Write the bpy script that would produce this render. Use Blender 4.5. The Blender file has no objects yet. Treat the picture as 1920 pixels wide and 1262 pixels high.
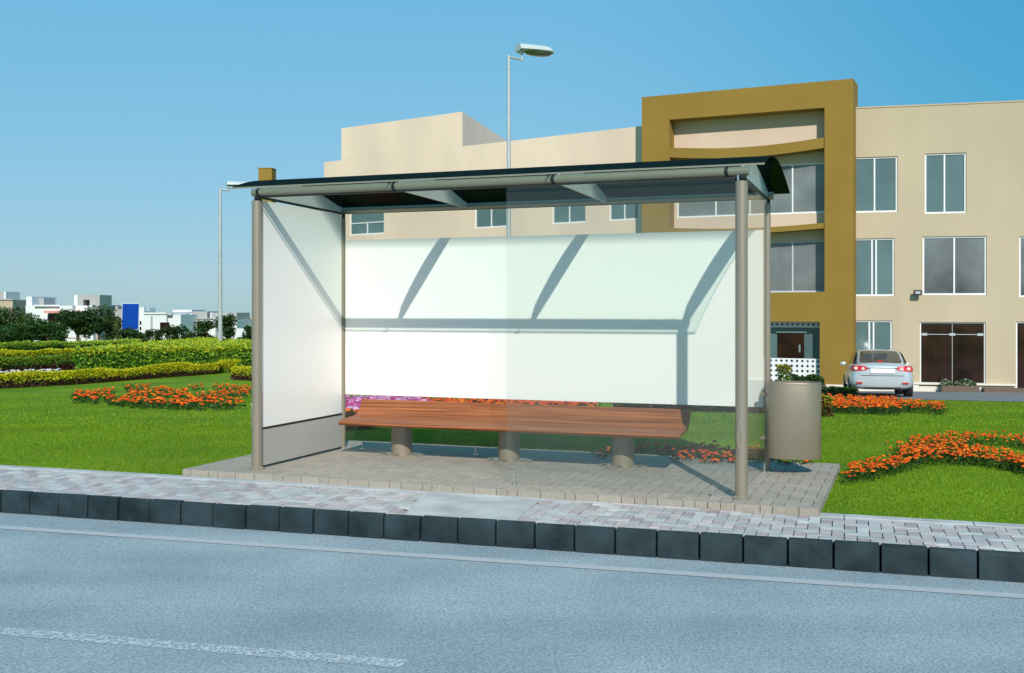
import bpy, math, random
import numpy as np
from mathutils import Vector, Matrix
R = math.radians
random.seed(7)
rng = np.random.default_rng(11)
scene = bpy.context.scene
col = scene.collection

# ------------------------------------------------------------------ camera, sky, sun, exposure
F, HX, HY, EYE = 2020.0, 960.0, 580.0, 1.56
cam_d = bpy.data.cameras.new('camera'); cam = bpy.data.objects.new('camera', cam_d); col.objects.link(cam)
cam.location = (0, 0, EYE); cam.rotation_euler = (R(90), 0, 0)
cam_d.sensor_width = 36; cam_d.lens = 36 * F / 1920; cam_d.shift_y = -51 / 1920
cam_d.clip_start = 0.1; cam_d.clip_end = 6000
scene.camera = cam
SUN_EL, SUN_AZ = 34.5, 6.0          # the sun stands behind the camera, a little to the right
w = bpy.data.worlds.new('World'); scene.world = w; w.use_nodes = True
nt = w.node_tree; bg = nt.nodes['Background']
sky = nt.nodes.new('ShaderNodeTexSky'); sky.sky_type = 'NISHITA'; sky.sun_disc = False
sky.sun_elevation = R(SUN_EL); sky.sun_rotation = R(180 - SUN_AZ)
sky.air_density = 1.0; sky.dust_density = 0.3; sky.ozone_density = 1.5
sep = nt.nodes.new('ShaderNodeSeparateColor'); cmb = nt.nodes.new('ShaderNodeCombineColor'); nt.links.new(sky.outputs[0], sep.inputs[0])
wtc = nt.nodes.new('ShaderNodeTexCoord'); wsx = nt.nodes.new('ShaderNodeSeparateXYZ'); nt.links.new(wtc.outputs['Generated'], wsx.inputs[0])
for i, (g_, k_, side) in enumerate(((.66, .655, .38), (.27, 2.31, .76), (.32, 2.86, .88))):      # milder gradient; deeper blue away to the east
    pw_ = nt.nodes.new('ShaderNodeMath'); pw_.operation = 'POWER'; pw_.inputs[1].default_value = g_; nt.links.new(sep.outputs[i], pw_.inputs[0])
    mr_ = nt.nodes.new('ShaderNodeMapRange'); mr_.interpolation_type = 'SMOOTHSTEP'
    for j, v_ in ((1, 0.0), (2, .5), (3, k_), (4, k_ * side)): mr_.inputs[j].default_value = v_
    nt.links.new(wsx.outputs[0], mr_.inputs[0])
    mm_ = nt.nodes.new('ShaderNodeMath'); mm_.operation = 'MULTIPLY'; nt.links.new(pw_.outputs[0], mm_.inputs[0]); nt.links.new(mr_.outputs[0], mm_.inputs[1]); out_ = mm_.outputs[0]
    if i == 2:      # paler, greyer blue close to the horizon
        hz = nt.nodes.new('ShaderNodeMapRange'); hz.inputs[1].default_value = 0; hz.inputs[2].default_value = .26; hz.inputs[3].default_value = .88; hz.inputs[4].default_value = 1.0
        nt.links.new(wsx.outputs[2], hz.inputs[0]); m3 = nt.nodes.new('ShaderNodeMath'); m3.operation = 'MULTIPLY'; nt.links.new(out_, m3.inputs[0]); nt.links.new(hz.outputs[0], m3.inputs[1]); out_ = m3.outputs[0]
    nt.links.new(out_, cmb.inputs[i])
nt.links.new(cmb.outputs[0], bg.inputs[0])
bg.inputs[1].default_value = 0.12
sl = bpy.data.lights.new('sun', 'SUN'); so = bpy.data.objects.new('sun', sl); col.objects.link(so)
sl.energy = 3.6; sl.angle = R(0.5); sl.color = (1.0, 0.94, 0.86)
sdir = Vector((-math.sin(R(SUN_AZ)) * math.cos(R(SUN_EL)), math.cos(R(SUN_AZ)) * math.cos(R(SUN_EL)), -math.sin(R(SUN_EL))))
so.rotation_euler = sdir.to_track_quat('-Z', 'Y').to_euler()
scene.view_settings.view_transform = 'Standard'; scene.view_settings.look = 'None'
scene.view_settings.exposure = 0.28; scene.view_settings.gamma = 1

# ------------------------------------------------------------------ materials
def new_mat(name):
    m = bpy.data.materials.new(name); m.use_nodes = True
    n = m.node_tree.nodes; return m, m.node_tree, n['Principled BSDF']
def mat(name, c, rough=0.6, metal=0.0, var=0.12, scale=3.0, bump=0.0, bscale=40.0, spec=0.5, stretch=None, c2=None, detail=6.0, coat=0):
    m, t, p = new_mat(name)
    p.inputs['Roughness'].default_value = rough; p.inputs['Metallic'].default_value = metal
    p.inputs['Specular IOR Level'].default_value = spec; p.inputs['Coat Weight'].default_value = coat
    tc = t.nodes.new('ShaderNodeTexCoord'); mp = t.nodes.new('ShaderNodeMapping')
    t.links.new(tc.outputs['Object'], mp.inputs[0])
    if stretch: mp.inputs['Scale'].default_value = stretch
    nz = t.nodes.new('ShaderNodeTexNoise'); nz.inputs['Scale'].default_value = scale; nz.inputs['Detail'].default_value = detail
    t.links.new(mp.outputs[0], nz.inputs[0])
    rp = t.nodes.new('ShaderNodeValToRGB'); rp.color_ramp.elements[0].position = 0.3; rp.color_ramp.elements[1].position = 0.7
    a = tuple(x * (1 - var) for x in c) + (1,); b = (tuple(c2) if c2 else tuple(min(1, x * (1 + var)) for x in c)) + (1,)
    rp.color_ramp.elements[0].color = a; rp.color_ramp.elements[1].color = b
    t.links.new(nz.outputs['Fac'], rp.inputs[0]); t.links.new(rp.outputs[0], p.inputs['Base Color'])
    if bump:
        n2 = t.nodes.new('ShaderNodeTexNoise'); n2.inputs['Scale'].default_value = bscale; n2.inputs['Detail'].default_value = 5
        t.links.new(mp.outputs[0], n2.inputs[0])
        bp = t.nodes.new('ShaderNodeBump'); bp.inputs['Strength'].default_value = bump; bp.inputs['Distance'].default_value = 0.01
        t.links.new(n2.outputs['Fac'], bp.inputs['Height']); t.links.new(bp.outputs[0], p.inputs['Normal'])
    return m
def mat_attr(name, rough=0.7, trans=0.0, bump=0.0, bscale=60, var=0.0, vscale=1.0, spec=0.4):
    """colour comes from the mesh attribute 'col' (one colour per leaf, paver or petal) times a soft noise"""
    m, t, p = new_mat(name)
    at_ = t.nodes.new('ShaderNodeAttribute'); at_.attribute_name = 'col'
    src = at_.outputs['Color']; tc = t.nodes.new('ShaderNodeTexCoord')
    if var:
        nz = t.nodes.new('ShaderNodeTexNoise'); nz.inputs['Scale'].default_value = vscale; nz.inputs['Detail'].default_value = 6
        t.links.new(tc.outputs['Object'], nz.inputs[0])
        mr = t.nodes.new('ShaderNodeMapRange'); mr.inputs[1].default_value = .3; mr.inputs[2].default_value = .7
        mr.inputs[3].default_value = 1 - var; mr.inputs[4].default_value = 1 + var
        t.links.new(nz.outputs['Fac'], mr.inputs[0])
        mx = t.nodes.new('ShaderNodeVectorMath'); mx.operation = 'SCALE'
        t.links.new(src, mx.inputs[0]); t.links.new(mr.outputs[0], mx.inputs['Scale']); src = mx.outputs[0]
    t.links.new(src, p.inputs['Base Color'])
    p.inputs['Roughness'].default_value = rough; p.inputs['Specular IOR Level'].default_value = spec
    if bump:
        n2 = t.nodes.new('ShaderNodeTexNoise'); n2.inputs['Scale'].default_value = bscale; n2.inputs['Detail'].default_value = 4
        t.links.new(tc.outputs['Object'], n2.inputs[0])
        bp = t.nodes.new('ShaderNodeBump'); bp.inputs['Strength'].default_value = bump; bp.inputs['Distance'].default_value = 0.004
        t.links.new(n2.outputs['Fac'], bp.inputs['Height']); t.links.new(bp.outputs[0], p.inputs['Normal'])
    if trans:
        tr = t.nodes.new('ShaderNodeBsdfTranslucent'); t.links.new(src, tr.inputs[0])
        ms = t.nodes.new('ShaderNodeMixShader'); ms.inputs[0].default_value = trans
        t.links.new(p.outputs[0], ms.inputs[1]); t.links.new(tr.outputs[0], ms.inputs[2])
        t.links.new(ms.outputs[0], t.nodes['Material Output'].inputs[0])
    return m
def mat_glass(name, tint=(.9, .95, .93), refl=(1, 1, 1), base=0.08, veil=0.03, rough=0.02):
    m, t, p = new_mat(name); t.nodes.remove(p)
    tr = t.nodes.new('ShaderNodeBsdfTransparent'); tr.inputs[0].default_value = tint + (1,)
    gl = t.nodes.new('ShaderNodeBsdfGlossy'); gl.inputs[0].default_value = refl + (1,); gl.inputs['Roughness'].default_value = rough
    df = t.nodes.new('ShaderNodeBsdfDiffuse'); df.inputs[0].default_value = (.7, .75, .72, 1)  # pale milky veil mixed evenly over the pane
    fr = t.nodes.new('ShaderNodeLayerWeight'); fr.inputs[0].default_value = .5
    pw = t.nodes.new('ShaderNodeMath'); pw.operation = 'POWER'; pw.inputs[1].default_value = 5; t.links.new(fr.outputs['Facing'], pw.inputs[0])
    sc_ = t.nodes.new('ShaderNodeMath'); sc_.operation = 'MULTIPLY'; sc_.inputs[1].default_value = .3; t.links.new(pw.outputs[0], sc_.inputs[0])
    ad = t.nodes.new('ShaderNodeMath'); ad.operation = 'ADD'; ad.inputs[1].default_value = base; ad.use_clamp = True
    t.links.new(sc_.outputs[0], ad.inputs[0])
    m1 = t.nodes.new('ShaderNodeMixShader'); t.links.new(ad.outputs[0], m1.inputs[0])
    t.links.new(tr.outputs[0], m1.inputs[1]); t.links.new(gl.outputs[0], m1.inputs[2])
    m2 = t.nodes.new('ShaderNodeMixShader'); m2.inputs[0].default_value = veil
    t.links.new(m1.outputs[0], m2.inputs[1]); t.links.new(df.outputs[0], m2.inputs[2])
    t.links.new(m2.outputs[0], t.nodes['Material Output'].inputs[0]); return m

M = {}
M['metal'] = mat('painted_taupe_metal', (.31, .265, .20), rough=.38, metal=.35, var=.03, scale=2, spec=.5, coat=.15)
M['metal_bin'] = mat('bin_taupe_metal', (.255, .22, .165), rough=.38, metal=.35, var=.03, scale=2)
M['beam'] = mat('beam_metal', (.30, .28, .21), rough=.33, metal=.4, var=.03, scale=2, coat=.2)
M['rib'] = mat('rib_grey_paint', (.50, .52, .50), rough=.5, var=.03)
M['black'] = mat('black_rubber', (.012, .012, .012), rough=.5)
M['steel'] = mat('bright_steel', (.7, .7, .7), rough=.25, metal=.9, var=.05)
M['white_panel'] = mat('white_back_panel', (.88, .845, .80), rough=.4, var=.012, scale=.7, coat=.2)
M['kick'] = mat('kick_panel', (.42, .40, .37), rough=.45, var=.03, scale=1)
M['wood'] = mat('bench_wood', (.22, .065, .024), rough=.5, var=.45, scale=5, stretch=(.22, 13, 13), bump=.12, bscale=14, c2=(.40, .145, .058), detail=9, spec=.2)
M['glass'] = mat_glass('clear_pane', base=.022, veil=.012, tint=(.95, .965, .955))
M['glass_back'] = mat_glass('back_clear_pane', base=.012, veil=.012, tint=(.94, .94, .93))
# dark tinted roof glass: nearly clear to light striking it steeply, dark when looked along
m, t, p = new_mat('tinted_roof_glass')
t.nodes.remove(p)
df = t.nodes.new('ShaderNodeBsdfDiffuse'); df.inputs[0].default_value = (.003, .007, .006, 1)
gl = t.nodes.new('ShaderNodeBsdfGlossy'); gl.inputs['Roughness'].default_value = .18; gl.inputs[0].default_value = (.75, .85, .8, 1)
dg = t.nodes.new('ShaderNodeMixShader'); dg.inputs[0].default_value = .035; t.links.new(df.outputs[0], dg.inputs[1]); t.links.new(gl.outputs[0], dg.inputs[2])
lw = t.nodes.new('ShaderNodeLayerWeight'); lw.inputs[0].default_value = .5
cr = t.nodes.new('ShaderNodeValToRGB'); cr.color_ramp.elements[0].position = .50; cr.color_ramp.elements[1].position = .60
t.links.new(lw.outputs['Facing'], cr.inputs[0])
tr = t.nodes.new('ShaderNodeBsdfTransparent'); tr.inputs[0].default_value = (.86, .92, .885, 1)
ms = t.nodes.new('ShaderNodeMixShader'); t.links.new(cr.outputs[0], ms.inputs[0]); t.links.new(tr.outputs[0], ms.inputs[1]); t.links.new(dg.outputs[0], ms.inputs[2])
t.links.new(ms.outputs[0], t.nodes['Material Output'].inputs[0]); M['roof'] = m
M['cream'] = mat('cream_render', (.76, .60, .47), rough=.9, var=.08, scale=.5, stretch=(1, 1, .35), bump=.15, bscale=25)
M['cream_dimmed'] = mat('dimmed_cream_render', (.60, .47, .36), rough=.9, var=.05, scale=.5, bump=.15, bscale=25)  # the left wing's cream, darkened to offset stronger sun on the recess
M['cream_right'] = mat('sand_render', (.48, .40, .27), rough=.9, var=.09, scale=.45, stretch=(1, 1, .35), bump=.15, bscale=25)
M['gold'] = mat('ochre_render', (.26, .16, .022), rough=.85, var=.07, scale=.6, bump=.15, bscale=25)
M['frame'] = mat('white_window_frame', (.78, .80, .80), rough=.4, var=.03)
M['pane'] = mat('window_pane', (.10, .165, .17), rough=.09, var=.18, scale=.6, spec=.7)
M['pane_dark'] = mat('dark_window_pane', (.085, .10, .10), rough=.07, var=.35, scale=.45, spec=.6, c2=(.24, .265, .265))
M['shop'] = mat('dark_shop_glass', (.012, .006, .004), rough=.12, var=.5, scale=1.5, c2=(.035, .016, .01), spec=.35)
M['plinth'] = mat('white_plinth', (.72, .68, .58), rough=.7, var=.06, scale=2)
M['brownstone'] = mat('brown_granite', (.13, .09, .065), rough=.6, var=.3, scale=30)
M['white_wall'] = mat('white_wash', (.66, .68, .69), rough=.9, var=.05, scale=.4)
M['grey_wall'] = mat('grey_and_shaded_wall', (.36, .36, .35), rough=.9, var=.06, scale=.4)  # grey walls; also fronts of white houses, their shade put into the colour
M['beige_wall'] = mat('beige_wash', (.42, .36, .27), rough=.9, var=.06, scale=.4)
M['pink'] = mat('pink_trim', (.60, .28, .24), rough=.9, var=.06)
M['brick'] = mat('brown_brick', (.16, .07, .045), rough=.9, var=.3, scale=6)
M['galv'] = mat('galvanised_pole', (.50, .53, .53), rough=.4, metal=.35, var=.1, scale=5)
M['lamp_grey'] = mat('lamp_housing', (.50, .56, .56), rough=.4, var=.06)
M['lamp_lens'] = mat('lamp_lens', (.20, .19, .17), rough=.2, var=.1, spec=.6)
M['blue'] = mat('blue_sign_face', (.0, .05, .33), rough=.6, var=.03, spec=.15)
M['asphalt_far'] = mat('drive_asphalt', (.16, .18, .20), rough=.85, var=.12, scale=.8)
M['bark'] = mat('bark', (.08, .055, .035), rough=.9, var=.3, scale=8)
M['soil'] = mat('dark_soil', (.035, .022, .014), rough=1, var=.3, scale=10)
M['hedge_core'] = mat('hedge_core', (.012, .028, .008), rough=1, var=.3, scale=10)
M['leaf'] = mat_attr('leaf', rough=.55, trans=.25, spec=.3)
M['petal'] = mat_attr('petal', rough=.7, trans=.2, spec=.2)
M['grass'] = mat_attr('grass_blade', rough=.6, trans=.3, var=.22, vscale=.45, spec=.25)
M['pad_paver'] = mat_attr('pad_paver', rough=.85, bump=.5, bscale=150, var=.10, vscale=40)
M['paver'] = mat_attr('paver', rough=.8, bump=.5, bscale=70, var=.13, vscale=9)
M['car'] = mat('silver_car_paint', (.60, .63, .67), rough=.28, metal=.45, var=.02, coat=.6)
M['car_glass'] = mat('car_glass', (.05, .05, .045), rough=.08, var=.3, scale=3, spec=.7)
M['red'] = mat('red_lens', (.55, .012, .012), rough=.2, var=.2, scale=12, coat=.5)
M['clear_lens'] = mat('clear_lens', (.75, .6, .56), rough=.15, var=.1, coat=.5)
M['tyre'] = mat('tyre_rubber', (.015, .015, .015), rough=.85)
M['plate'] = mat('blank_plate', (.80, .79, .78), rough=.5, var=.03)

# ------------------------------------------------------------------ mesh helpers
class MB:
    def __init__(s): s.v = []; s.f = []; s.c = []
    def add(s, vs, fs, c=None):
        b = len(s.v); s.v += [tuple(x) for x in vs]; s.f += [tuple(i + b for i in f) for f in fs]
        s.c += [c or (1, 1, 1)] * len(vs)
    def box(s, c, d, rz=0, colr=None):
        x, y, z = d[0] / 2, d[1] / 2, d[2] / 2; ca, sa = math.cos(rz), math.sin(rz); vs = []
        for (i, j, k) in ((-1,-1,-1),(1,-1,-1),(1,1,-1),(-1,1,-1),(-1,-1,1),(1,-1,1),(1,1,1),(-1,1,1)):
            px, py = i * x, j * y; vs.append((c[0] + px * ca - py * sa, c[1] + px * sa + py * ca, c[2] + k * z))
        s.add(vs, ((0,3,2,1),(4,5,6,7),(0,1,5,4),(1,2,6,5),(2,3,7,6),(3,0,4,7)), colr)
    def hexa(s, b, t, colr=None):      # bottom quad, top quad (counter-clockwise from above)
        s.add(list(b) + list(t), ((0,3,2,1),(4,5,6,7),(0,1,5,4),(1,2,6,5),(2,3,7,6),(3,0,4,7)), colr)
    def prism(s, poly, z0, z1):
        n = len(poly); s.add([(x, y, z0) for x, y in poly] + [(x, y, z1) for x, y in poly],
            [tuple(range(n - 1, -1, -1)), tuple(range(n, 2 * n))] + [(i, (i + 1) % n, n + (i + 1) % n, n + i) for i in range(n)])
    def tube(s, p0, p1, r0, r1=None, n=20, cap=True):
        r1 = r0 if r1 is None else r1; p0, p1 = Vector(p0), Vector(p1); d = (p1 - p0).normalized()
        a = d.orthogonal().normalized(); b = d.cross(a); vs = []
        for p, r in ((p0, r0), (p1, r1)):
            for i in range(n):
                t_ = 2 * math.pi * i / n; vs.append(p + (a * math.cos(t_) + b * math.sin(t_)) * r)
        fs = [(i, (i + 1) % n, n + (i + 1) % n, n + i) for i in range(n)]
        if cap: fs += [tuple(range(n - 1, -1, -1)), tuple(range(n, 2 * n))]
        s.add(vs, fs)
    def loft(s, rings, cap=True, closed=True):
        n = len(rings[0]); vs = [p for r in rings for p in r]; fs = []
        for k in range(len(rings) - 1):
            for i in range(n if closed else n - 1):
                j = (i + 1) % n; fs.append((k * n + i, k * n + j, (k + 1) * n + j, (k + 1) * n + i))
        if cap: fs += [tuple(range(n - 1, -1, -1)), tuple(range((len(rings) - 1) * n, len(rings) * n))]
        s.add(vs, fs)
    def build(s, name, m, parent=None, smooth=None, bevel=0, loc=None, rz=0, segs=2):
        me = bpy.data.meshes.new(name); me.from_pydata(s.v, [], s.f); me.materials.append(m)
        if any(c != (1, 1, 1) for c in s.c):
            a = me.attributes.new('col', 'FLOAT_COLOR', 'POINT'); a.data.foreach_set('color', np.array([c + (1,) for c in s.c], dtype=np.float32).ravel())
        if smooth is not None:
            me.polygons.foreach_set('use_smooth', [True] * len(me.polygons)); me.set_sharp_from_angle(angle=R(smooth))
        me.update(); o = bpy.data.objects.new(name, me); col.objects.link(o)
        if parent: o.parent = parent
        if loc: o.location = loc
        if rz: o.rotation_euler[2] = rz
        if bevel:
            b = o.modifiers.new('bevel', 'BEVEL'); b.width = bevel; b.segments = segs; b.limit_method = 'ANGLE'; b.angle_limit = R(40)
        return o
def np_mesh(name, V, Fq, C, m, parent=None):
    """V (n,3), Fq (k,3 or 4) index array, C (n,3) colours"""
    me = bpy.data.meshes.new(name); k, q = Fq.shape
    me.vertices.add(len(V)); me.vertices.foreach_set('co', V.astype(np.float32).ravel())
    me.loops.add(k * q); me.loops.foreach_set('vertex_index', Fq.astype(np.int32).ravel())
    me.polygons.add(k); me.polygons.foreach_set('loop_start', np.arange(0, k * q, q, dtype=np.int32))
    me.polygons.foreach_set('use_smooth', [False] * k); me.materials.append(m); me.update(calc_edges=True)
    a = me.attributes.new('col', 'FLOAT_COLOR', 'POINT')
    a.data.foreach_set('color', np.concatenate([C, np.ones((len(C), 1))], 1).astype(np.float32).ravel())
    o = bpy.data.objects.new(name, me); col.objects.link(o)
    if parent: o.parent = parent
    return o
def tag(o, label=None, cat=None, group=None, kind=None):
    if label: o['label'] = label
    if cat: o['category'] = cat
    if group: o['group'] = group
    if kind: o['kind'] = kind
    return o
def empty(name, loc=(0, 0, 0), rz=0):
    o = bpy.data.objects.new(name, None); o.empty_display_size = .3; col.objects.link(o)
    o.location = loc; o.rotation_euler[2] = rz; return o
def copy_tree(o, parent=None):
    c = o.copy(); col.objects.link(c); c.parent = parent
    for ch in list(o.children): copy_tree(ch, c)
    return c
def leaves(name, P, size, C, m=None, parent=None, up=0.3, aspect=.5):
    """one rhombic leaf per point, random facing"""
    n = len(P); size = np.broadcast_to(size, (n,))
    N = rng.normal(size=(n, 3)); N[:, 2] = np.abs(N[:, 2]) + up; N /= np.linalg.norm(N, axis=1)[:, None]
    T = rng.normal(size=(n, 3)); T -= (T * N).sum(1)[:, None] * N; T /= np.linalg.norm(T, axis=1)[:, None]
    B = np.cross(N, T); L = T * (size * .5)[:, None]; Wd = B * (size * .5 * aspect)[:, None]; bend = N * (size * .12)[:, None]
    V = np.stack([P - L, P + Wd + bend, P + L, P - Wd + bend], 1).reshape(-1, 3)
    Fq = np.arange(4 * n).reshape(n, 4)
    return np_mesh(name, V, Fq, np.repeat(C, 4, 0), m or M['leaf'], parent)
def mixcol(n, cols, probs=None, jit=.18):
    cols = np.array(cols); k = rng.choice(len(cols), n, p=probs)
    return cols[k] * (1 + rng.uniform(-jit, jit, (n, 1)))

# ------------------------------------------------------------------ terrain
def terr(y):
    if y < 12: return 0.0
    if y < 13: return -.0516 * (y - 12) ** 2 / 2
    if y < 37: return -.0516 * (y - 12.5)
    if y < 40: return -.0516 * 24.5 - .005 * (y - 37)
    if y < 160: return -1.28 - .016 * (y - 40)
    return -3.2 - .02 * (y - 160)
def at(px, py, h=0.0):
    """point where the line of sight through a photo pixel meets the ground (raised by h)"""
    k = (py - HY) / F; lo, hi = 1.0, 900.0
    for _ in range(60):
        mid = (lo + hi) / 2
        if (EYE - terr(mid) - h) / mid > k: lo = mid
        else: hi = mid
    y = (lo + hi) / 2
    return Vector(((px - HX) / F * y, y, terr(y)))
def flat(px, py, z):
    y = (EYE - z) * F / (py - HY); return Vector(((px - HX) / F * y, y, z))
def zat(py, y): return EYE + (HY - py) / F * y
def xat(px, y): return (px - HX) / F * y
class Line:                      # a straight edge on the ground
    def __init__(s, a, b): s.a = a; s.d = (b - a).normalized(); s.n = Vector((-s.d.y, s.d.x, 0))
    def p(s, u, v=0, z=None):
        q = s.a + s.d * u + s.n * v
        return (q.x, q.y, q.z if z is None else z)
ROAD_Z = -.18
L_grass = Line(flat(0, 873, 0), flat(1920, 985, 0))
L_kerb = Line(flat(0, 922, 0), flat(1920, 1040, 0))
L_edge = Line(flat(0, 989, ROAD_Z), flat(1920, 1119, ROAD_Z))
L_mark = Line(flat(0, 1184, ROAD_Z), flat(770, 1247, ROAD_Z))

# lawn base sheet, to the horizon
def lawn_material():
    m, t, p = new_mat('lawn'); p.inputs['Roughness'].default_value = .9; p.inputs['Specular IOR Level'].default_value = .15
    tc = t.nodes.new('ShaderNodeTexCoord')
    n1 = t.nodes.new('ShaderNodeTexNoise'); n1.inputs['Scale'].default_value = .35; n1.inputs['Detail'].default_value = 8
    mp = t.nodes.new('ShaderNodeMapping'); mp.inputs['Scale'].default_value = (14, 30, 20)
    n2 = t.nodes.new('ShaderNodeTexNoise'); n2.inputs['Scale'].default_value = 1.0; n2.inputs['Detail'].default_value = 6
    t.links.new(tc.outputs['Object'], n1.inputs[0]); t.links.new(tc.outputs['Object'], mp.inputs[0]); t.links.new(mp.outputs[0], n2.inputs[0])
    r1 = t.nodes.new('ShaderNodeValToRGB'); r1.color_ramp.elements[0].position = .35; r1.color_ramp.elements[1].position = .68
    r1.color_ramp.elements[0].color = (.10, .21, .006, 1); r1.color_ramp.elements[1].color = (.20, .33, .010, 1)
    r2 = t.nodes.new('ShaderNodeValToRGB'); r2.color_ramp.elements[0].position = .3; r2.color_ramp.elements[1].position = .7
    r2.color_ramp.elements[0].color = (.55, .55, .55, 1); r2.color_ramp.elements[1].color = (1.15, 1.15, 1.15, 1)
    t.links.new(n1.outputs['Fac'], r1.inputs[0]); t.links.new(n2.outputs['Fac'], r2.inputs[0])
    mx = t.nodes.new('ShaderNodeMix'); mx.data_type = 'RGBA'; mx.blend_type = 'MULTIPLY'; mx.inputs[0].default_value = 1
    t.links.new(r1.outputs[0], mx.inputs[6]); t.links.new(r2.outputs[0], mx.inputs[7]); t.links.new(mx.outputs[2], p.inputs['Base Color'])
    bp = t.nodes.new('ShaderNodeBump'); bp.inputs['Strength'].default_value = .7; bp.inputs['Distance'].default_value = .03
    t.links.new(n2.outputs['Fac'], bp.inputs['Height']); t.links.new(bp.outputs[0], p.inputs['Normal']); return m
M['lawn'] = lawn_material()
g = MB()
xs = [-800, -300, -120, -60, -30, -16, -10, -6, -3, 0, 3, 6, 10, 16, 30, 60, 120, 300, 800]
ys = [12, 12.3, 12.6, 13, 15, 20, 25, 31, 37, 38.5, 40, 60, 100, 160, 300, 600, 1200, 3000]
front = []
for x in xs:
    u = (x - L_grass.a.x) / L_grass.d.x; xx = max(-60, min(60, x)); u = (xx - L_grass.a.x) / L_grass.d.x
    front.append((x, min(11.5, L_grass.a.y + L_grass.d.y * u)))
vs = []; rows = 1 + len(ys)
for i, x in enumerate(xs):
    vs.append((front[i][0], front[i][1], 0))
    for y in ys: vs.append((x, max(y, 12) , terr(y)))
fs = [(i * rows + j, (i + 1) * rows + j, (i + 1) * rows + j + 1, i * rows + j + 1) for i in range(len(xs) - 1) for j in range(rows - 1)]
g.add(vs, fs); tag(g.build('lawn', M['lawn'], smooth=30), kind='structure')

# road sheet and ground behind the viewer
m, t, p = new_mat('road_asphalt')
p.inputs['Roughness'].default_value = .85; p.inputs['Specular IOR Level'].default_value = .3
tc = t.nodes.new('ShaderNodeTexCoord')
mp = t.nodes.new('ShaderNodeMapping'); mp.inputs['Rotation'].default_value = (0, 0, R(16.5)); mp.inputs['Scale'].default_value = (.10, .9, 1)
t.links.new(tc.outputs['Object'], mp.inputs[0])
n1 = t.nodes.new('ShaderNodeTexNoise'); n1.inputs['Scale'].default_value = 1.6; n1.inputs['Detail'].default_value = 5; t.links.new(mp.outputs[0], n1.inputs[0])
n2 = t.nodes.new('ShaderNodeTexNoise'); n2.inputs['Scale'].default_value = 62; n2.inputs['Detail'].default_value = 6; n2.inputs['Roughness'].default_value = .75; t.links.new(tc.outputs['Object'], n2.inputs[0])
n3 = t.nodes.new('ShaderNodeTexNoise'); n3.inputs['Scale'].default_value = 1.1; n3.inputs['Detail'].default_value = 7; t.links.new(tc.outputs['Object'], n3.inputs[0])
r1 = t.nodes.new('ShaderNodeValToRGB'); r1.color_ramp.elements[0].position = .32; r1.color_ramp.elements[1].position = .66
r1.color_ramp.elements[0].color = (.265, .335, .375, 1); r1.color_ramp.elements[1].color = (.42, .49, .52, 1)
av = t.nodes.new('ShaderNodeMath'); av.operation = 'MULTIPLY_ADD'; av.inputs[1].default_value = .5
hf = t.nodes.new('ShaderNodeMath'); hf.operation = 'MULTIPLY'; hf.inputs[1].default_value = .5
t.links.new(n3.outputs['Fac'], hf.inputs[0]); t.links.new(n1.outputs['Fac'], av.inputs[0]); t.links.new(hf.outputs[0], av.inputs[2]); t.links.new(av.outputs[0], r1.inputs[0])
r2 = t.nodes.new('ShaderNodeValToRGB'); r2.color_ramp.elements[0].position = .34; r2.color_ramp.elements[1].position = .66
r2.color_ramp.elements[0].color = (.42, .45, .47, 1); r2.color_ramp.elements[1].color = (1.22, 1.22, 1.22, 1); t.links.new(n2.outputs['Fac'], r2.inputs[0])
mx = t.nodes.new('ShaderNodeMix'); mx.data_type = 'RGBA'; mx.blend_type = 'MULTIPLY'; mx.inputs[0].default_value = 1
t.links.new(r1.outputs[0], mx.inputs[6]); t.links.new(r2.outputs[0], mx.inputs[7]); t.links.new(mx.outputs[2], p.inputs['Base Color'])
bp = t.nodes.new('ShaderNodeBump'); bp.inputs['Strength'].default_value = .6; bp.inputs['Distance'].default_value = .006
t.links.new(n2.outputs['Fac'], bp.inputs['Height']); t.links.new(bp.outputs[0], p.inputs['Normal']); M['road'] = m
r = MB(); U0, U1 = -60, 60
r.add([L_kerb.p(U0, -13, ROAD_Z), L_kerb.p(U1, -13, ROAD_Z), L_kerb.p(U1, .05, ROAD_Z), L_kerb.p(U0, .05, ROAD_Z)], [(0, 1, 2, 3)])
tag(r.build('road', M['road']), kind='structure')
b = MB(); b.add([(-600, -600, -.26), (600, -600, -.26), (600, 9, -.26), (-600, 9, -.26)], [(0, 1, 2, 3)])
tag(b.build('ground', M['lawn']), kind='structure')

def paint_mat(name, c, wear):
    m, t, p = new_mat(name); p.inputs['Roughness'].default_value = .8
    tc = t.nodes.new('ShaderNodeTexCoord'); n = t.nodes.new('ShaderNodeTexNoise'); n.inputs['Scale'].default_value = 60; n.inputs['Detail'].default_value = 6; n.inputs['Roughness'].default_value = .7
    t.links.new(tc.outputs['Object'], n.inputs[0])
    rp = t.nodes.new('ShaderNodeValToRGB'); rp.color_ramp.elements[0].position = wear - .05; rp.color_ramp.elements[1].position = wear + .08
    t.links.new(n.outputs['Fac'], rp.inputs[0]); p.inputs['Base Color'].default_value = c + (1,)
    tr = t.nodes.new('ShaderNodeBsdfTransparent'); ms = t.nodes.new('ShaderNodeMixShader')
    t.links.new(rp.outputs[0], ms.inputs[0]); t.links.new(tr.outputs[0], ms.inputs[1]); t.links.new(p.outputs[0], ms.inputs[2])
    t.links.new(ms.outputs[0], t.nodes['Material Output'].inputs[0]); return m
M['edge_paint'] = paint_mat('edge_line_paint', (.42, .44, .45), .30)
M['worn_paint'] = paint_mat('worn_line_paint', (.52, .58, .61), .47)
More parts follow.
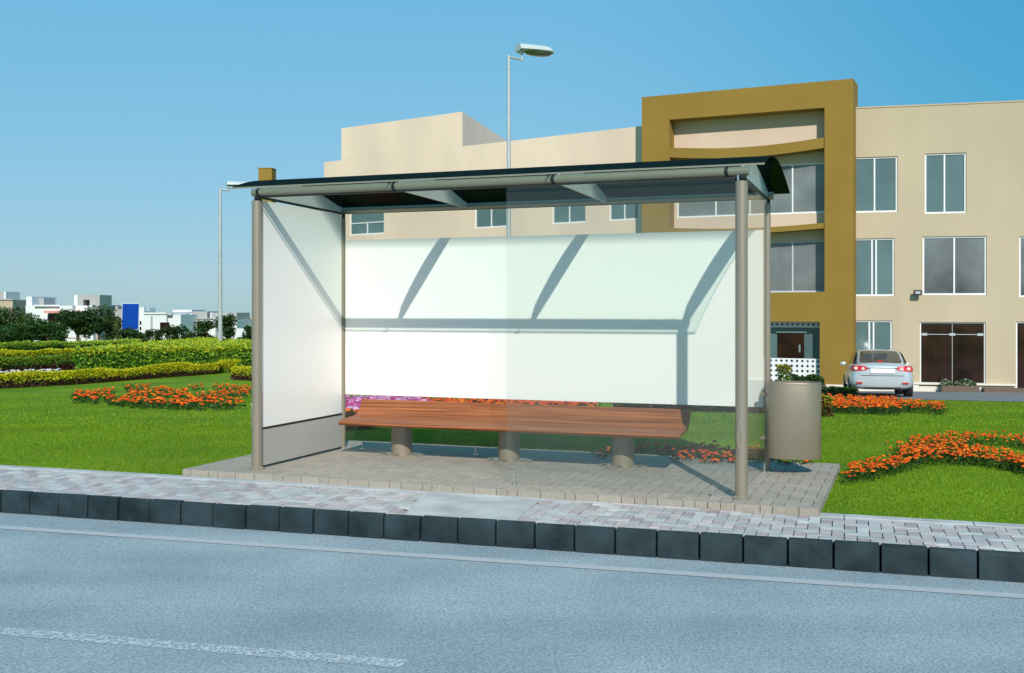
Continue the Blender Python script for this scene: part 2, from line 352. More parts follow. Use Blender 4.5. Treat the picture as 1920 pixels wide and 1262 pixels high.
r = MB(); r.add([L_edge.p(U0, -.055, ROAD_Z + .004), L_edge.p(U1, -.055, ROAD_Z + .004), L_edge.p(U1, .055, ROAD_Z + .004), L_edge.p(U0, .055, ROAD_Z + .004)], [(0, 1, 2, 3)])
tag(r.build('edge_line_marking', M['edge_paint']), kind='structure')
r = MB(); r.add([L_mark.p(-6, -.06, ROAD_Z + .004), L_mark.p(2.3, -.06, ROAD_Z + .004), L_mark.p(2.3, .06, ROAD_Z + .004), L_mark.p(-6, .06, ROAD_Z + .004)], [(0, 1, 2, 3)])
tag(r.build('lane_line_marking', M['worn_paint']), kind='structure')

# kerb stones
M['kerb'] = mat('dark_kerb_concrete', (.013, .027, .033), rough=.7, var=.35, spec=.2, scale=4, bump=.4, bscale=45, c2=(.030, .050, .058))
M['concrete'] = mat('pale_concrete', (.43, .44, .44), rough=.85, var=.2, scale=3.5, bump=.3, bscale=40)
k = MB(); W = .297; n0 = int(-30 / W)
for i in range(n0, int(34 / W)):
    a, b_ = i * W + .006, (i + 1) * W - .006; j = random.uniform(-.006, .006); zt = .004 + random.uniform(-.004, .004); c = .022
    prof = [(j, ROAD_Z - .05), (j + .004, -c), (j + .008, zt - c * .5), (j + c, zt), (.075, zt), (.075, ROAD_Z - .05)]
    k.loft([[L_kerb.p(u, v, z) for v, z in reversed(prof)] for u in (a, a + .006, b_ - .006, b_)])
ko = k.build('kerb', M['kerb'], smooth=35, bevel=.006); tag(ko, kind='structure')

# ------------------------------------------------------------------ pavers (herringbone, each stone modelled)
def herring(clamp, umin, umax, vmin, vmax, W=.1, gap=.004, gv=None, z=0.0, hgt=.012, colf=None, place=None, skip=None, zj=.0015, bev=.002, tk=.6):
    V = []; Fc = []; C = []; gv = gap if gv is None else gv
    N = int((umax - umin + vmax - vmin) / W) + 8
    for n in range(-N, N):
        for m_ in range(-2 * N, 2 * N):
            ox, oy = umin + (m_ + 2 * n) * W, vmin + (-m_ + 2 * n) * W
            for (x0, y0, dx, dy, ori) in ((ox, oy, 2 * W, W, 0), (ox + 2 * W, oy, W, 2 * W, 1)):
                x1, y1 = x0 + dx, y0 + dy
                if x1 < umin or x0 > umax or y1 < vmin - W or y0 > vmax + W: continue
                a = clamp(x0 + gap, y0 + gv); b_ = clamp(x1 - gap, y0 + gv); c = clamp(x1 - gap, y1 - gv); d = clamp(x0 + gap, y1 - gv)
                if min(abs(b_[0] - a[0]), abs(c[1] - b_[1]), abs(d[1] - a[1])) < .02: continue
                if skip and skip((x0 + x1) / 2, (y0 + y1) / 2): continue
                zt = z + random.uniform(-zj, zj); cx = (a[0] + c[0]) / 2; cy = (a[1] + c[1]) / 2
                base = len(V); tilt = random.uniform(-zj, zj) * tk
                for q in (a, b_, c, d): V.append(place(q[0], q[1], z - hgt))
                for q in (a, b_, c, d): V.append(place(q[0], q[1], zt - bev * .7))
                for q in (a, b_, c, d):
                    V.append(place(q[0] + math.copysign(bev, cx - q[0]), q[1] + math.copysign(bev, cy - q[1]), zt + (tilt if q in (a, b_) else -tilt)))
                for s_ in range(4):
                    e = (s_ + 1) % 4; Fc.append((base + s_, base + e, base + 4 + e, base + 4 + s_)); Fc.append((base + 4 + s_, base + 4 + e, base + 8 + e, base + 8 + s_))
                Fc.append((base + 8, base + 9, base + 10, base + 11)); C += [colf(ori)] * 12
    return np.array(V, dtype=float), np.array(Fc), np.array(C)
def grass_v(u):    # distance of the lawn edge from the kerb line at u
    p = L_kerb.a + L_kerb.d * u
    d = L_grass.d; nrm = L_kerb.n; q = L_grass.a - p
    den = d.x * nrm.y - d.y * nrm.x
    return (d.x * q.y - d.y * q.x) / den
PATCH = [flat(748, 975, 0), flat(955, 975, 0), flat(1010, 933, 0), flat(815, 922, 0)]
def uv_k(p): q = p - L_kerb.a; return q.dot(L_kerb.d), q.dot(L_kerb.n)
PUV = [uv_k(p) for p in PATCH]
def inpatch(u, v, poly=PUV):
    ins = False; n = len(poly)
    for i in range(n):
        (x0, y0), (x1, y1) = poly[i], poly[(i + 1) % n]
        if (y0 > v) != (y1 > v) and u < (x1 - x0) * (v - y0) / (y1 - y0) + x0: ins = not ins
    return ins
pc = [(.43, .375, .375), (.39, .34, .345), (.47, .42, .41), (.45, .41, .42), (.43, .445, .44), (.49, .49, .48), (.38, .395, .395), (.46, .45, .44)]
def pavcol(ori=0):
    c = random.choice(pc[:4] if (ori if random.random() < .85 else not ori) else pc[4:]); k_ = random.uniform(.84, 1.12); return [x * k_ for x in c]
def cl(u, v): return (u, max(.085, min(v, grass_v(u) - .13)))
UA, UB = -12, 16
V, Fq, C = herring(cl, UA, UB, .06, 2.3, W=.084, gap=.0034, gv=.0052, z=.0, hgt=.02, bev=.002, colf=pavcol, place=lambda u, v, z: L_kerb.p(u, v, z), skip=lambda u, v: inpatch(u, v) or v > grass_v(u) - .1, zj=.0025)
np_mesh_o = np_mesh('pavement', V, Fq, C, M['paver']); tag(np_mesh_o, kind='structure')
pb = MB()          # joint bed under the stones, pale edging beside the lawn
for (a, b_) in ((-60, -12), (-12, 16), (16, 60)):
    pb.add([L_kerb.p(a, .07, -.012), L_kerb.p(b_, .07, -.012), L_kerb.p(b_, grass_v(b_) - .02, -.012), L_kerb.p(a, grass_v(a) - .02, -.012)], [(0, 1, 2, 3)])
M['joint'] = mat('joint_sand', (.035, .033, .03), rough=1, var=.2, scale=10)
tag(pb.build('pavement_bed', M['joint']), kind='structure')
eb = MB(); n = 70
for i in range(n):
    a = -30 + i * .9; b_ = a + .894
    va, vb = grass_v(a), grass_v(b_)
    eb.hexa([L_kerb.p(a, va - .12, -.05), L_kerb.p(b_, vb - .12, -.05), L_kerb.p(b_, vb + .01, -.05), L_kerb.p(a, va + .01, -.05)],
            [L_kerb.p(a, va - .12, .006), L_kerb.p(b_, vb - .12, .006), L_kerb.p(b_, vb + .01, .006), L_kerb.p(a, va + .01, .006)])
tag(eb.build('pavement_edging', M['concrete'], bevel=.005), kind='structure')
cp = MB(); _cu = sum(x for x, y in PUV) / 4; _cv = sum(y for x, y in PUV) / 4
cc = [(_cu + (x - _cu) * 1.12, _cv + (y - _cv) * 1.1) for x, y in PUV]
cc = [(u, max(.08, min(v, grass_v(u) - .13))) for u, v in cc]
cp.add([L_kerb.p(u, v, -.03) for u, v in cc] + [L_kerb.p(u, v, .005) for u, v in cc], [(4, 5, 6, 7), (0, 1, 5, 4), (1, 2, 6, 5), (2, 3, 7, 6), (3, 0, 4, 7)])
tag(cp.build('concrete_patch', M['concrete']), kind='structure')

# ------------------------------------------------------------------ shelter frame of reference
O = Vector((-2.39, 10.10, 0)); SA = math.atan2(-.349, .937); WID, DEP = 4.49, 1.62; PZ = .06
def sh(u, v, z=0): c, s_ = math.cos(SA), math.sin(SA); return (O.x + u * c - v * s_, O.y + u * s_ + v * c, z)
pl = MB(); a0, a1, b0, b1 = -.66, 5.10, -.24, 2.28
plc = [(.34, .30, .25), (.325, .285, .238), (.355, .315, .262), (.33, .295, .248)]
def plcol(ori=0): c = random.choice(plc); k_ = random.uniform(.93, 1.05); return [x * k_ for x in c]
V, Fq, C = herring(lambda u, v: (max(a0 + .024, min(a1 - .024, u)), max(b0 + .024, min(b1 - .024, v))), a0, a1, b0, b1, W=.100, gap=.0036, gv=.0036, z=PZ, hgt=.02, colf=plcol, place=sh, zj=.0004, bev=.0015)
# border stones set on edge round the platform
BV = []; BF = []; BC = []
def border(p0, p1, inn, hz=-.04):
    L = math.dist(p0, p1); u = 0; d = ((p1[0] - p0[0]) / L, (p1[1] - p0[1]) / L)
    while u < L - .02:
        w_ = min(random.choice((.1, .1, .2, .2)) + random.uniform(-.012, .012), L - u)
        if L - u - w_ < .05: w_ = L - u
        q = [(p0[0] + d[0] * (u + .003), p0[1] + d[1] * (u + .003)), (p0[0] + d[0] * (u + w_ - .003), p0[1] + d[1] * (u + w_ - .003))]
        q += [(q[1][0] + inn[0], q[1][1] + inn[1]), (q[0][0] + inn[0], q[0][1] + inn[1])]
        b_ = len(BV); zt = PZ + random.uniform(-.0015, .0015); c = plcol()
        for z in (hz, zt):
            for x, y in q: BV.append(sh(x, y, z))
        for f in ((4,5,6,7),(0,1,5,4),(1,2,6,5),(2,3,7,6),(3,0,4,7)): BF.append([i + b_ for i in f])
        BC.extend([c] * 8); u += w_
border((a0, b0), (a1, b0), (0, .022)); border((a1, b0 + .023), (a1, b1), (-.022, 0)); border((a0 + .022, b0 + .023), (a0 + .022, b1), (-.022, 0)); border((a0 + .023, b1 - .022), (a1 - .023, b1 - .022), (0, .022))
V2 = np.concatenate([V, np.array(BV)]); F2 = np.concatenate([Fq, np.array(BF) + len(V)]); C2 = np.concatenate([C, np.array(BC)])
tag(np_mesh('paved_platform', V2, F2, C2, M['pad_paver']), kind='structure')
pb = MB(); pb.hexa([sh(a0 + .01, b0 + .01, -.08), sh(a1 - .01, b0 + .01, -.08), sh(a1 - .01, b1 - .01, -.08), sh(a0 + .01, b1 - .01, -.08)],
                   [sh(a0 + .01, b0 + .01, PZ - .009), sh(a1 - .01, b0 + .01, PZ - .009), sh(a1 - .01, b1 - .01, PZ - .009), sh(a0 + .01, b1 - .01, PZ - .009)])
tag(pb.build('platform_bed', M['joint']), kind='structure')

# ------------------------------------------------------------------ the bus shelter (local frame: x along, y to the back)
S = tag(empty('bus_shelter', (O.x, O.y, PZ), SA), 'large grey metal bus shelter with curved dark roof and white panels on the brick platform', 'bus shelter')
def part(mb, name, m, parent=S, **k): return mb.build(name, m, parent, **k)
ZP = -PZ       # heights below are given above the pavement
def flange(mb, x, y, r, sx=1.0):
    rings = []
    for rr, zz in ((r * 1.5, 0), (r * 1.5, .012), (r * 1.1, .02), (r * .9, .03)):
        rings.append([(x + rr * sx * math.cos(2 * math.pi * i / 24), y + rr * math.sin(2 * math.pi * i / 24), zz) for i in range(24)])
    mb.loft(rings)
for (x, y, r, zt) in ((0, 0, .049, 2.575), (WID, 0, .049, 2.575), (.0, DEP, .030, 2.545), (WID, DEP, .030, 2.545)):
    mb = MB(); mb.tube((x, y, 0), (x, y, zt + ZP), r, n=32); po = part(mb, 'post', M['metal'], smooth=40, bevel=.002)
    mb = MB(); flange(mb, x, y, r); part(mb, 'base_flange', M['metal'], po, smooth=40)
    mb = MB()
    mb.box((x + r * .35, y, (zt + 2.63) / 2 + ZP), (r * .9, r * .9, 2.63 - zt)); part(mb, 'spacer', M['black'], po)
    mb = MB(); mb.box((x - r * .5, y - r * .2, (zt + 2.63) / 2 + ZP), (r * .3, r * .3, 2.63 - zt)); part(mb, 'connector_pin', M['steel'], po)
    if y == 0:      # oval inspection cover
        mb = MB(); rings = []
        ang0 = R(-105) if x > 0 else R(-152)
        for (q, off) in ((1.0, 0), (1.0, .003), (.9, .005)):
            ring = []
            for i in range(28):
                t_ = 2 * math.pi * i / 28; aa = ang0 + q * .42 * math.cos(t_); rr = r + off
                ring.append((x + rr * math.cos(aa), y + rr * math.sin(aa), .50 + q * .125 * math.sin(t_)))
            rings.append(ring)
        mb.loft(rings); part(mb, 'inspection_cover', M['metal'], po, smooth=60)
# beams
BR = .0375
mb = MB(); mb.tube((-.045, 0, 2.655 + ZP), (WID + .06, 0, 2.655 + ZP), BR, n=28); fb = part(mb, 'front_beam', M['beam'], smooth=40, bevel=.003)
mb = MB(); mb.tube((-.045, DEP, 2.62 + ZP), (WID + .06, DEP, 2.62 + ZP), BR, n=28); bb = part(mb, 'rear_beam', M['beam'], smooth=40, bevel=.003)
mb = MB(); mb.box((WID / 2, 0, 2.61 + ZP), (WID - .06, .018, .012)); part(mb, 'gasket', M['black'], fb)
JX = (1.43, 2.92)
for x in JX + (.02, WID - .12):
    mb = MB(); mb.loft([[(xx + .012 * math.cos(a_), .0402 * math.cos(a_) , 2.655 + ZP + .0402 * math.sin(a_)) for a_ in [2 * math.pi * i / 24 for i in range(24)]] for xx in (x, x + .028)])
    part(mb, 'joint_band', M['black'], fb, smooth=40)
# roof ribs: a plate with straight lower edge and arched upper edge
def arch(v):    # roof underside height along the depth
    t_ = min(max((v + .15) / (DEP + .19), 0), 1)
    return 2.682 - .045 * t_ + .155 * math.sin(math.pi * t_ ** .85)
for x in (0.0,) + tuple(j + .03 for j in JX) + (WID,):
    n = 18; th = .02; lo = []; hi = []
    for i in range(n + 1):
        v = .02 + (DEP - .04) * i / n; zb = 2.625 + (2.60 - 2.625) * i / n
        lo.append((v, zb)); hi.append((v, arch(v) - .012 if 0 < i < n else zb + .05))
    poly = lo + hi[::-1]; mb = MB()
    A = [(x - th / 2, v, z + ZP) for v, z in poly]; B_ = [(x + th / 2, v, z + ZP) for v, z in poly]; k_ = len(poly)
    fs = [(i, (i + 1) % k_, k_ + (i + 1) % k_, k_ + i) for i in range(k_)]
    for i in range(n): fs.append((i, k_ - 1 - i, k_ - 2 - i, i + 1)); fs.append((k_ + i, k_ + i + 1, 2 * k_ - 2 - i, 2 * k_ - 1 - i))
    mb.add(A + B_, fs); part(mb, 'roof_rib', M['rib'])
    if x == 0.0 or x == WID:
        mb = MB(); mb.hexa([(x - .014, .05, 2.604 + ZP), (x + .014, .05, 2.604 + ZP), (x + .014, DEP - .04, 2.58 + ZP), (x - .014, DEP - .04, 2.58 + ZP)],
                           [(x - .014, .05, 2.622 + ZP), (x + .014, .05, 2.622 + ZP), (x + .014, DEP - .04, 2.598 + ZP), (x - .014, DEP - .04, 2.598 + ZP)])
        part(mb, 'seal_strip', M['black'])
# curved tinted roof
mb = MB(); n = 26; RX0, RX1 = -.17, WID + .20; rings = []
for i in range(n + 1):
    v = -.15 + (DEP + .19) * i / n; z = arch(v) + ZP
    rings.append([(RX0, v, z), (RX1, v, z), (RX1, v, z + .010), (RX0, v, z + .010)])
mb.loft(rings); roof = part(mb, 'curved_roof', M['roof'], smooth=30)
mb = MB(); mb.box(((RX0 + RX1) / 2, -.154, arch(-.15) + .004 + ZP), (RX1 - RX0, .007, .014)); part(mb, 'edge_trim', M['beam'], roof)
mb = MB(); mb.box(((RX0 + RX1) / 2, DEP + .044, arch(DEP + .04) + .006 + ZP), (RX1 - RX0, .008, .014)); part(mb, 'edge_trim', M['beam'], roof)
for x in JX:
    mb = MB(); mb.tube((x - .03, -.15, 2.679 + ZP), (x - .03, .0, 2.688 + ZP), .006, n=10); mb.box((x - .04, -.152, 2.674 + ZP), (.05, .010, .007)); part(mb, 'roof_clamp', M['black'], roof)
# left end: white panel over a taupe kick panel
mb = MB(); mb.box((0, DEP / 2, (.445 + 2.585) / 2 + ZP), (.02, DEP - .08, 2.585 - .445)); part(mb, 'white_end_panel', M['white_panel'], bevel=.002)
mb = MB(); mb.box((0, DEP / 2, .435 + ZP), (.026, DEP - .08, .018)); part(mb, 'panel_joint', M['black'])
mb = MB(); mb.box((0, DEP / 2, (.085 + .426) / 2 + ZP), (.022, DEP - .08, .341)); part(mb, 'kick_panel', M['kick'], bevel=.002)
mb = MB(); mb.box((0, DEP / 2, .0775 + ZP), (.012, DEP - .08, .013)); part(mb, 'kick_panel_foot', M['black'])
# back: white panel, clear glass above and below it
mb = MB(); mb.box((WID / 2, DEP, (.645 + 2.302) / 2 + ZP), (WID - .07, .016, 2.302 - .645)); part(mb, 'white_back_panel', M['white_panel'], bevel=.002)
mb = MB(); mb.box((WID / 2, DEP, (2.304 + 2.575) / 2 + ZP), (WID - .07, .008, .271)); part(mb, 'glass_pane', M['glass_back'])
mb = MB(); mb.box((WID / 2, DEP, (.16 + .643) / 2 + ZP), (WID - .07, .008, .483)); part(mb, 'glass_pane', M['glass_back'])
# front and right end: clear panes standing on small feet
FX = 2.50
mb = MB(); mb.box(((FX + WID - .05) / 2, 0, (.125 + 2.60) / 2 + ZP), (WID - .05 - FX, .010, 2.475)); part(mb, 'glass_pane', M['glass'])
mb = MB(); mb.box((WID, DEP / 2, (.125 + 2.57) / 2 + ZP), (.010, DEP - .10, 2.445)); part(mb, 'glass_pane', M['glass'])
for (x, y) in ((FX + .075, 0), (WID - .22, 0), (WID, DEP - .2), (.24, DEP), (1.55, DEP)):
    mb = MB(); mb.box((x, y, .045), (.012, .03, .09)); mb.box((x, y, .004), (.05, .05, .008)); part(mb, 'glass_foot', M['steel'], bevel=.001)

# ------------------------------------------------------------------ bench
BE = tag(empty('bench', sh(2.05, 1.25, PZ), SA), 'long brown wooden bench on three round grey pillars inside the shelter', 'bench')
prof_t = [(-.27, .345), (-.262, .362), (-.20, .378), (-.10, .388), (0, .392), (.08, .398), (.135, .418), (.175, .452), (.205, .500), (.228, .555)]
th = .032; up_, dn = [], []
for i, (y, z) in enumerate(prof_t):
    a_ = prof_t[max(i - 1, 0)]; b_ = prof_t[min(i + 1, len(prof_t) - 1)]; d = Vector((b_[0] - a_[0], b_[1] - a_[1])).normalized(); nn = Vector((-d.y, d.x))
    up_.append((y, z)); dn.append((y - nn.x * th, z - nn.y * th))
dn[0] = (-.25, .325)
def bench_ring(x): return [(x, y, z) for y, z in up_] + [(x, y, z) for y, z in reversed(dn)]
mb = MB(); mb.loft([bench_ring(x) for x in np.linspace(-1.745, 1.745, 30)]); part(mb, 'seat', M['wood'], BE, smooth=40, bevel=.004)
for x in (-1.22, -.04, 1.12):
    mb = MB(); mb.tube((x, .12, .0), (x, .12, .372), .108, n=36); lg = part(mb, 'leg', M['metal'], BE, smooth=40)
    mb = MB(); rings = []
    for rr, zz in ((1, 0), (1, .010), (.96, .014)):
        rings.append([(x + .235 * rr * math.cos(t_), .12 + .15 * rr * math.sin(t_), zz) for t_ in [2 * math.pi * i / 36 for i in range(36)]])
    mb.loft(rings); part(mb, 'base_plate', M['metal'], lg, smooth=40)
    for t_ in (R(-160), R(-90), R(-20), R(90)):
        mb = MB(); mb.box((x + .185 * math.cos(t_), .12 + (.128 if abs(math.sin(t_)) > .9 else .13) * math.sin(t_), .0155), (.045, .018, .004))
        part(mb, 'bolt_slot', M['black'], lg)

# ------------------------------------------------------------------ litter bin
bx, by, _ = sh(WID + .30, DEP - .08, 0)
LB = tag(empty('litter_bin', (2.575, 9.86, .0), R(-8)), 'rounded taupe metal litter bin hanging from the right rear shelter post', 'litter bin')
def binring(sx, sy, z, n=48, e=2.6):
    r_ = []
    for i in range(n):
        t_ = 2 * math.pi * i / n; c, s_ = math.cos(t_), math.sin(t_)
        r_.append((sx * math.copysign(abs(c) ** (2 / e), c), sy * math.copysign(abs(s_) ** (2 / e), s_), z))
    return r_
mb = MB(); mb.loft([binring(.243, .16, .205), binring(.245, .162, .212), binring(.245, .162, .888), binring(.243, .16, .895), binring(.228, .145, .895), binring(.228, .145, .60)], cap=True)
part(mb, 'bin_body', M['metal_bin'], LB, smooth=35)
mb = MB(); mb.loft([binring(.246, .163, .875), binring(.246, .163, .88)], cap=False); part(mb, 'rim', M['metal_bin'], LB, smooth=35)
for z in (.78, .38): mb = MB(); mb.box((-.245, .02, z), (.10, .03, .03)); part(mb, 'bracket', M['metal'], LB)

# ------------------------------------------------------------------ grass blades on the near lawn
_a, _b = at(1380, 741), at(1920, 754.5); EA = (_a.x, _a.y, (_b.y - _a.y) / (_b.x - _a.x))     # front edge of the drive
def in_plat(x, y):
    dx, dy = x - O.x, y - O.y; c, s_ = math.cos(SA), math.sin(SA); u = dx * c + dy * s_; v = -dx * s_ + dy * c
    return (u > a0 - .01) & (u < a1 + .01) & (v > b0) & (v < b1 + .01)
def grass_field(n, y0, y1, hmin, hmax, wd, dens_pow=1.0):
    Y = y0 + (y1 - y0) * rng.random(n) ** dens_pow
    X = (rng.random(n) * 2 - 1) * (Y * .50 + 1.0)
    edge = L_grass.a.y + L_grass.d.y * (X - L_grass.a.x) / L_grass.d.x
    k_ = (Y > edge + .0) & ~in_plat(X, Y) & ((X < 5) | (Y < EA[1] + (X - EA[0]) * EA[2] - .1)); X, Y = X[k_], Y[k_]; n = len(X)
    Z = np.array([terr(y) for y in Y]); h = rng.uniform(hmin, hmax, n); th_ = rng.uniform(0, 2 * math.pi, n); ln = rng.uniform(0, .6, n) * h
    dx, dy = np.cos(th_) * wd, np.sin(th_) * wd; th2 = rng.uniform(0, 2 * math.pi, n)
    V = np.stack([np.stack([X - dx, Y - dy, Z - .003], 1), np.stack([X + dx, Y + dy, Z - .003], 1), np.stack([X + np.cos(th2) * ln, Y + np.sin(th2) * ln, Z + h], 1)], 1).reshape(-1, 3)
    C = mixcol(n, [(.15, .27, .007), (.21, .34, .010), (.09, .21, .006), (.32, .40, .03)], [.42, .34, .18, .06], .2)
    return V, np.repeat(C, 3, 0)
vv = []; ccs = []
for args in ((330000, 7.2, 16, .010, .026, .0035, 1.0), (150000, 15.5, 34, .012, .026, .010, 1.2)):
    a_, b_ = grass_field(*args); vv.append(a_); ccs.append(b_)
V = np.concatenate(vv); C = np.concatenate(ccs)
tag(np_mesh('grass', V, np.arange(len(V)).reshape(-1, 3), C, M['grass']), 'short bright green mown grass covering the lawn', 'grass', kind='stuff')

# ------------------------------------------------------------------ flower beds
ORANGE = [(.85, .13, .008), (.80, .085, .006), (.90, .22, .012)]
PINKC = [(.55, .05, .30), (.70, .25, .52), (.42, .03, .20), (.75, .45, .65)]
DOME = None
def heads(name, P, size, C, parent):
    """each head: a small layered rosette dome"""
    n = len(P); k_ = 7; ang = np.arange(k_) * 2 * math.pi / k_
    ring1 = np.stack([np.cos(ang), np.sin(ang), np.zeros(k_)], 1); ring2 = np.stack([np.cos(ang + .4) * .75, np.sin(ang + .4) * .75, np.full(k_, .45)], 1)
    prot = np.concatenate([[[0, 0, -.35]], ring1, ring2, [[0, 0, .62]]]); q = len(prot)
    V = P[:, None, :] + prot[None] * (size * .5)[:, None, None] * rng.uniform(.85, 1.15, (n, q, 1))
    f = []
    for i in range(k_):
        j = (i + 1) % k_; f += [(0, 1 + j, 1 + i), (1 + i, 1 + j, 1 + k_ + i), (1 + j, 1 + k_ + j, 1 + k_ + i), (1 + k_ + i, 1 + k_ + j, q - 1)]
    Fq = (np.array(f)[None] + (np.arange(n) * q)[:, None, None]).reshape(-1, 3)
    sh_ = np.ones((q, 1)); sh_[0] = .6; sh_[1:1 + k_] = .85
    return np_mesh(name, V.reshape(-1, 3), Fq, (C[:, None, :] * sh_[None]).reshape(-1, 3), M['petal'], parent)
def stroke_pts(strokes, n):
    Ls = [sum(math.dist(p[i], p[i + 1]) for i in range(len(p) - 1)) * hw for p, hw in strokes]; tot = sum(Ls); out = []
    for (p, hw), L in zip(strokes, Ls):
        seg = [math.dist(p[i], p[i + 1]) for i in range(len(p) - 1)]; sl_ = sum(seg)
        for _ in range(int(n * L / tot)):
            t_ = random.random() * sl_; i = 0
            while i < len(seg) - 1 and t_ > seg[i]: t_ -= seg[i]; i += 1
            f_ = t_ / seg[i]; x = p[i][0] + (p[i + 1][0] - p[i][0]) * f_; y = p[i][1] + (p[i + 1][1] - p[i][1]) * f_
            out.append((x, y + random.uniform(-1, 1) * hw))
    return out
def bed(name, label, strokes, n, hgt=.18, fs=.06, cols=ORANGE, leafn=9, leafc=((.03, .085, .012), (.055, .13, .018), (.02, .05, .01)), dens=1.0, extra=None, group='orange marigold beds in the lawn'):
    pts = stroke_pts(strokes, n); P = np.array([list(at(x, y, hgt)) for x, y in pts]); P += rng.normal(0, .03, P.shape) * [1, 1, 0]
    c = P.mean(0); e = tag(empty(name, (c[0], c[1], terr(c[1]))), label, 'flower bed', group)
    Q = P - [c[0], c[1], terr(c[1])]
    hh = hgt * rng.uniform(.65, 1.15, len(Q)); H = Q.copy(); H[:, 2] += hh
    k_ = rng.random(len(Q)) < dens
    o = heads('blossom', H[k_], fs * rng.uniform(.7, 1.25, k_.sum()), mixcol(k_.sum(), cols, jit=.25), e); o['kind'] = 'stuff'
    Lp = np.repeat(Q, leafn, 0); Lp[:, :2] += rng.normal(0, hgt * .3, (len(Lp), 2)); Lp[:, 2] += rng.random(len(Lp)) * np.repeat(hh, leafn) * .98
    o = leaves('foliage', Lp, fs * 1.0 * rng.uniform(.6, 1.3, len(Lp)), mixcol(len(Lp), leafc), parent=e, aspect=.35); o['kind'] = 'stuff'
    return e
bed('flower_bed', 'winding bed of orange marigolds at the right edge of the lawn',
    [([(1590, 877), (1640, 869), (1690, 855), (1740, 842), (1800, 842), (1860, 848), (1930, 860), (2010, 872)], 10), ([(1680, 832), (1720, 820), (1780, 815), (1850, 813), (1930, 820), (2000, 826)], 5), ([(1690, 842), (1760, 828), (1815, 828)], 9)], 1000, hgt=.12, fs=.036)
bed('flower_bed', 'orange marigold bed in front of the parked silver car',
    [([(1500, 745), (1560, 748), (1680, 751)], 8), ([(1600, 747), (1680, 752), (1770, 757)], 4), ([(1500, 752), (1690, 758)], 4)], 1150, hgt=.18, fs=.058)
bed('flower_bed', 'sparse orange marigold bed behind the platform under the shelter glass',
    [([(1112, 845), (1150, 841)], 4), ([(1190, 833), (1300, 837), (1345, 834)], 5), ([(1262, 849), (1330, 851), (1430, 849)], 7), ([(1400, 838), (1470, 850)], 6), ([(1300, 843), (1420, 845)], 5), ([(1440, 856), (1520, 857)], 2)], 330, hgt=.12, fs=.042)
bed('flower_bed', 'curled orange marigold bed on the lawn left of the shelter',
    [([(140, 742), (175, 737), (220, 727)], 4), ([(142, 734), (182, 739)], 6), ([(196, 742), (250, 747)], 4), ([(232, 722), (280, 722)], 3), ([(243, 735), (300, 730), (352, 736)], 7), ([(352, 742), (400, 737), (467, 731)], 5), ([(250, 748), (350, 750), (452, 749)], 4), ([(355, 722), (380, 723)], 3), ([(400, 722), (490, 727)], 3)], 720, hgt=.18, fs=.085, dens=.8)
bed('flower_bed', 'bed of magenta and pale pink flowers behind the left end of the bench',
    [([(640, 760), (700, 757), (760, 750), (805, 747)], 9), ([(640, 752), (790, 744)], 5)], 1500, hgt=.24, fs=.10, cols=PINKC, leafn=6, group='flower beds seen behind the bench')
bed('flower_bed', 'narrow strip of orange flowers behind the middle of the bench',
    [([(640, 776), (700, 772)], 4), ([(780, 750), (900, 751), (1000, 753), (1115, 756)], 4)], 900, hgt=.22, fs=.09, group='flower beds seen behind the bench')

